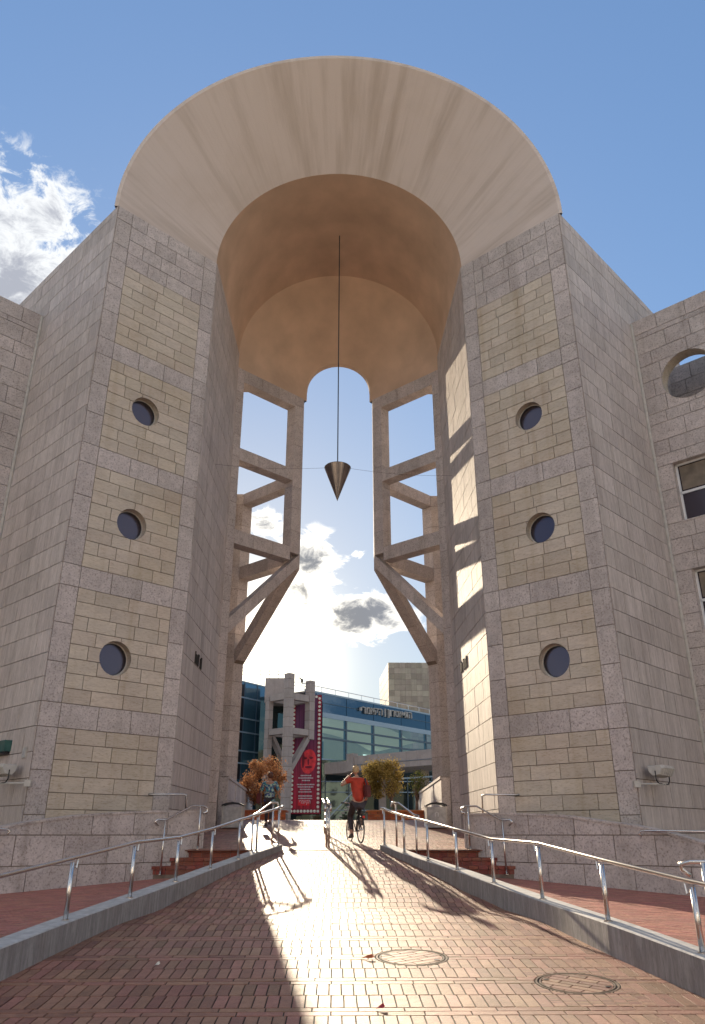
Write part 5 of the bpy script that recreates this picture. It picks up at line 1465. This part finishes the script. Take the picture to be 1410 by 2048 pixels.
def build_bike_and_man():
    x, y = 0.70, 22.0; z = zr(y)+.005; rz = RD(15)
    root = thing('bicycle', (x, y, z), 'dark bicycle with luggage rack heading away up the ramp under its rider', 'bicycle', rz=rz)
    def wheel(cy):
        n = 32; r = .335; v = []; f = []
        for j in range(n):
            t = 2*math.pi*j/n
            for k in range(8):
                a = 2*math.pi*k/8; rr = r-.018+.020*math.cos(a); v.append((.018*math.sin(a), cy+rr*math.cos(t), r+rr*math.sin(t)))
        for j in range(n):
            for k in range(8): f.append((j*8+k, j*8+(k+1) % 8, ((j+1) % n)*8+(k+1) % 8, ((j+1) % n)*8+k))
        w = obj('wheel', v, f, M['black'], root, smooth=True, local=True)
        b = MB(); b.tube([(0, cy+.30*math.cos(2*math.pi*j/24), r+.30*math.sin(2*math.pi*j/24)) for j in range(25)], .008, 6); b.build('rim', M['steel'], w, local=True)
        b = MB(); b.tube([(-.05, cy, r), (.05, cy, r)], .022, 8); b.build('hub', M['steel'], w, local=True)
        b = MB()
        for j in range(14):
            t = 2*math.pi*j/14; b.tube([(.02*(-1)**j, cy, r), (0, cy+.30*math.cos(t), r+.30*math.sin(t))], .0022, 4)
        tag(b.build('spokes', M['steel'], w, local=True), kind='stuff')
    wheel(0); wheel(1.05)
    b = MB()
    for p, q in (((0, .42, .30), (0, .30, .80)), ((0, .42, .30), (0, .88, .72)), ((0, .31, .74), (0, .86, .80)), ((0, .42, .30), (.03, 0, .335)), ((0, .42, .30), (-.03, 0, .335)), ((0, .31, .74), (.03, 0, .335)), ((0, .31, .74), (-.03, 0, .335)), ((0, .86, .84), (0, .90, .68))):
        b.tube([p, q], .017, 8)
    b.build('frame', M['dark'], root, smooth=True, local=True)
    MB().tube([(-.05, .92, .68), (-.05, 1.05, .335)], .014, 6).tube([(.05, .92, .68), (.05, 1.05, .335)], .014, 6).tube([(-.05, .92, .68), (.05, .92, .68)], .016, 6).build('fork', M['dark'], root, local=True)
    MB().tube([(0, .30, .80), (0, .28, .93)], .014, 6).build('seat_post', M['steel'], root, local=True)
    v = [(-.075, .14, .95), (.075, .14, .95), (.02, .42, .95), (-.02, .42, .95), (-.06, .16, .99), (.06, .16, .99), (.015, .41, .985), (-.015, .41, .985)]
    obj('saddle', v, [(0, 3, 2, 1), (4, 5, 6, 7), (0, 1, 5, 4), (1, 2, 6, 5), (2, 3, 7, 6), (3, 0, 4, 7)], M['black'], root, local=True)
    MB().tube([(0, .86, .82), (0, .84, 1.02)], .015, 6).tube([(-.32, .76, 1.03), (-.18, .82, 1.04), (0, .86, 1.02), (.18, .82, 1.04), (.32, .76, 1.03)], .013, 8).build('handlebar', M['steel'], root, local=True)
    for sx in (-1, 1):
        MB().tube([(sx*.34, .74, 1.03), (sx*.24, .80, 1.035)], .018, 8).build('grip', M['black'], root, local=True)
    MB().tube([(.0, .42, .30), (.09, .42, .30)], .014, 6).tube([(.09, .42, .30), (.10, .37, .46)], .011, 6).tube([(0, .42, .30), (-.09, .42, .30)], .014, 6).tube([(-.09, .42, .30), (-.10, .47, .14)], .011, 6).build('crank', M['steel'], root, local=True)
    MB().box(.10, .19, .33, .42, .45, .475).build('pedal', M['black'], root, local=True); MB().box(-.19, -.10, .43, .52, .125, .15).build('pedal', M['black'], root, local=True)
    MB().box(-.07, .07, -.25, .20, .74, .76).build('luggage_rack', M['dark'], root, local=True)
    MB().tube([(-.06, -.02, .34), (-.06, -.15, .74)], .006, 5).tube([(.06, -.02, .34), (.06, -.15, .74)], .006, 5).build('rack_stay', M['dark'], root, local=True)
    MB().box(-.03, .03, -.29, -.26, .62, .68).build('rear_light', simple('rear_reflector', (.6, .02, .01), .3), root, local=True)
    man = thing('person', (x, y, z), 'man in orange red shirt riding the bicycle away, left hand raised to his head', 'person', rz=rz)
    P = [(0, .22, 1.06, (.15, .12)), (0, .25, 1.22, (.14, .10)), (0, .31, 1.42, (.17, .11)), (0, .35, 1.60, (.17, .09)), (0, .38, 1.69, .058), (0, .41, 1.77, .055),
         (-.22, .36, 1.62, .060), (-.44, .42, 1.46, .045), (-.20, .48, 1.72, .034), (.22, .34, 1.61, .060), (.29, .30, 1.32, .046), (.30, .46, 1.11, .034),
         (-.11, .26, 1.00, .10), (-.13, .62, .66, .066), (-.13, .42, .24, .046), (-.13, .54, .18, .036), (.11, .26, 1.00, .10), (.14, .66, .86, .066), (.14, .36, .56, .046), (.14, .48, .51, .036)]
    E_ = [(0, 1), (1, 2), (2, 3), (3, 4), (4, 5), (3, 6), (6, 7), (7, 8), (3, 9), (9, 10), (10, 11), (0, 12), (12, 13), (13, 14), (14, 15), (0, 16), (16, 17), (17, 18), (18, 19)]
    hand(P, E_, 8, (.12, 0, .10), (0, 1, 0)); hand(P, E_, 11, (0, .2, -.05), (1, 0, 0), curl=Vector((0, 0, -.03)))
    skin_obj('body', P, E_, M['skin'], man)
    S_ = [(0, .22, 1.00, (.18, .15)), (0, .25, 1.22, (.165, .13)), (0, .31, 1.42, (.195, .135)), (0, .35, 1.60, (.185, .105)), (-.23, .36, 1.61, .080), (-.33, .39, 1.54, .070), (.23, .34, 1.60, .080), (.275, .31, 1.44, .072)]
    skin_obj('shirt', S_, [(0, 1), (1, 2), (2, 3), (3, 4), (4, 5), (3, 6), (6, 7)], M['redshirt'], man)
    T_ = [(0, .23, 1.05, (.168, .135)), (-.11, .28, .97, .115), (-.13, .60, .67, .082), (-.13, .44, .32, .062), (.11, .28, .97, .115), (.14, .64, .86, .082), (.14, .40, .62, .062)]
    skin_obj('trousers', T_, [(0, 1), (1, 2), (2, 3), (0, 4), (4, 5), (5, 6)], M['trous'], man)
    for a, b, c in ((-.13, .47, .19), (.14, .41, .515)):
        v = [(a-.05, b-.10, c-.045), (a+.05, b-.10, c-.045), (a+.045, b+.17, c-.045), (a-.045, b+.17, c-.045), (a-.04, b-.08, c+.06), (a+.04, b-.08, c+.06), (a+.03, b+.14, c), (a-.03, b+.14, c)]
        obj('shoe', v, [(0, 3, 2, 1), (4, 5, 6, 7), (0, 1, 5, 4), (1, 2, 6, 5), (2, 3, 7, 6), (3, 0, 4, 7)], M['shoe'], man, local=True)
    head(man, (-.01, .43, 1.87), 0, M['hairb'], 1.1)
    bk = thing('backpack', (x+.1, y+.1, z+1.3), 'dark red backpack worn over the right shoulder of the cyclist', 'backpack', rz=rz)
    ORG[bk] = (Vector((x+.1, y+.1, z+1.3)), rz)
    bb = MB(); bb.prism([(.04, .06), (.06, .03), (.19, .03), (.21, .06), (.21, .18), (.03, .18)], -.14, .17); bb.prism([(.07, -.02), (.18, -.02), (.19, .03), (.06, .03)], -.12, .04); bb.build('bag_body', M['bag'], bk, local=True)
    MB().tube([(.10, .10, .18), (.08, .16, .34), (.09, .26, .30), (.12, .30, .02), (.14, .18, -.15)], .02, 6).build('strap', M['strap'], bk, local=True)
build_bike_and_man()

# ------------------------------------------------------------------ unseen blocks added behind the viewer to bounce sunlight onto the towers
def build_bounce_blocks():
    M['bounce_block'] = simple('cream_render', (0.60, 0.56, 0.52), .9, noise=.12, nsc=.4)
    for x0, x1, h, lab in ((-64, -24, 15, 'added cream block behind the viewer bouncing sunlight, north end'), (-20, 22, 19, 'added cream block behind the viewer bouncing sunlight, facing the gate'), (26, 66, 16, 'added cream block behind the viewer bouncing sunlight, south end')):
        root = thing('bounce_building', ((x0+x1)/2, -44, -3), lab, 'building', 'added blocks that bounce sunlight onto the gate')
        MB().box(x0, x1, -58, -44, -3, h).build('wall', M['bounce_block'], root)
        MB().box(x0-.3, x1+.3, -58.3, -43.6, h, h+.5).build('cornice', M['bounce_block'], root)
        z = 0.5
        while z < h-2.5:
            x = x0+2
            while x < x1-2.5:
                MB().box(x, x+1.5, -44.02, -43.96, z, z+1.7).build('window', M['porthole'], root); x += 4.2
            z += 3.4
build_bounce_blocks()
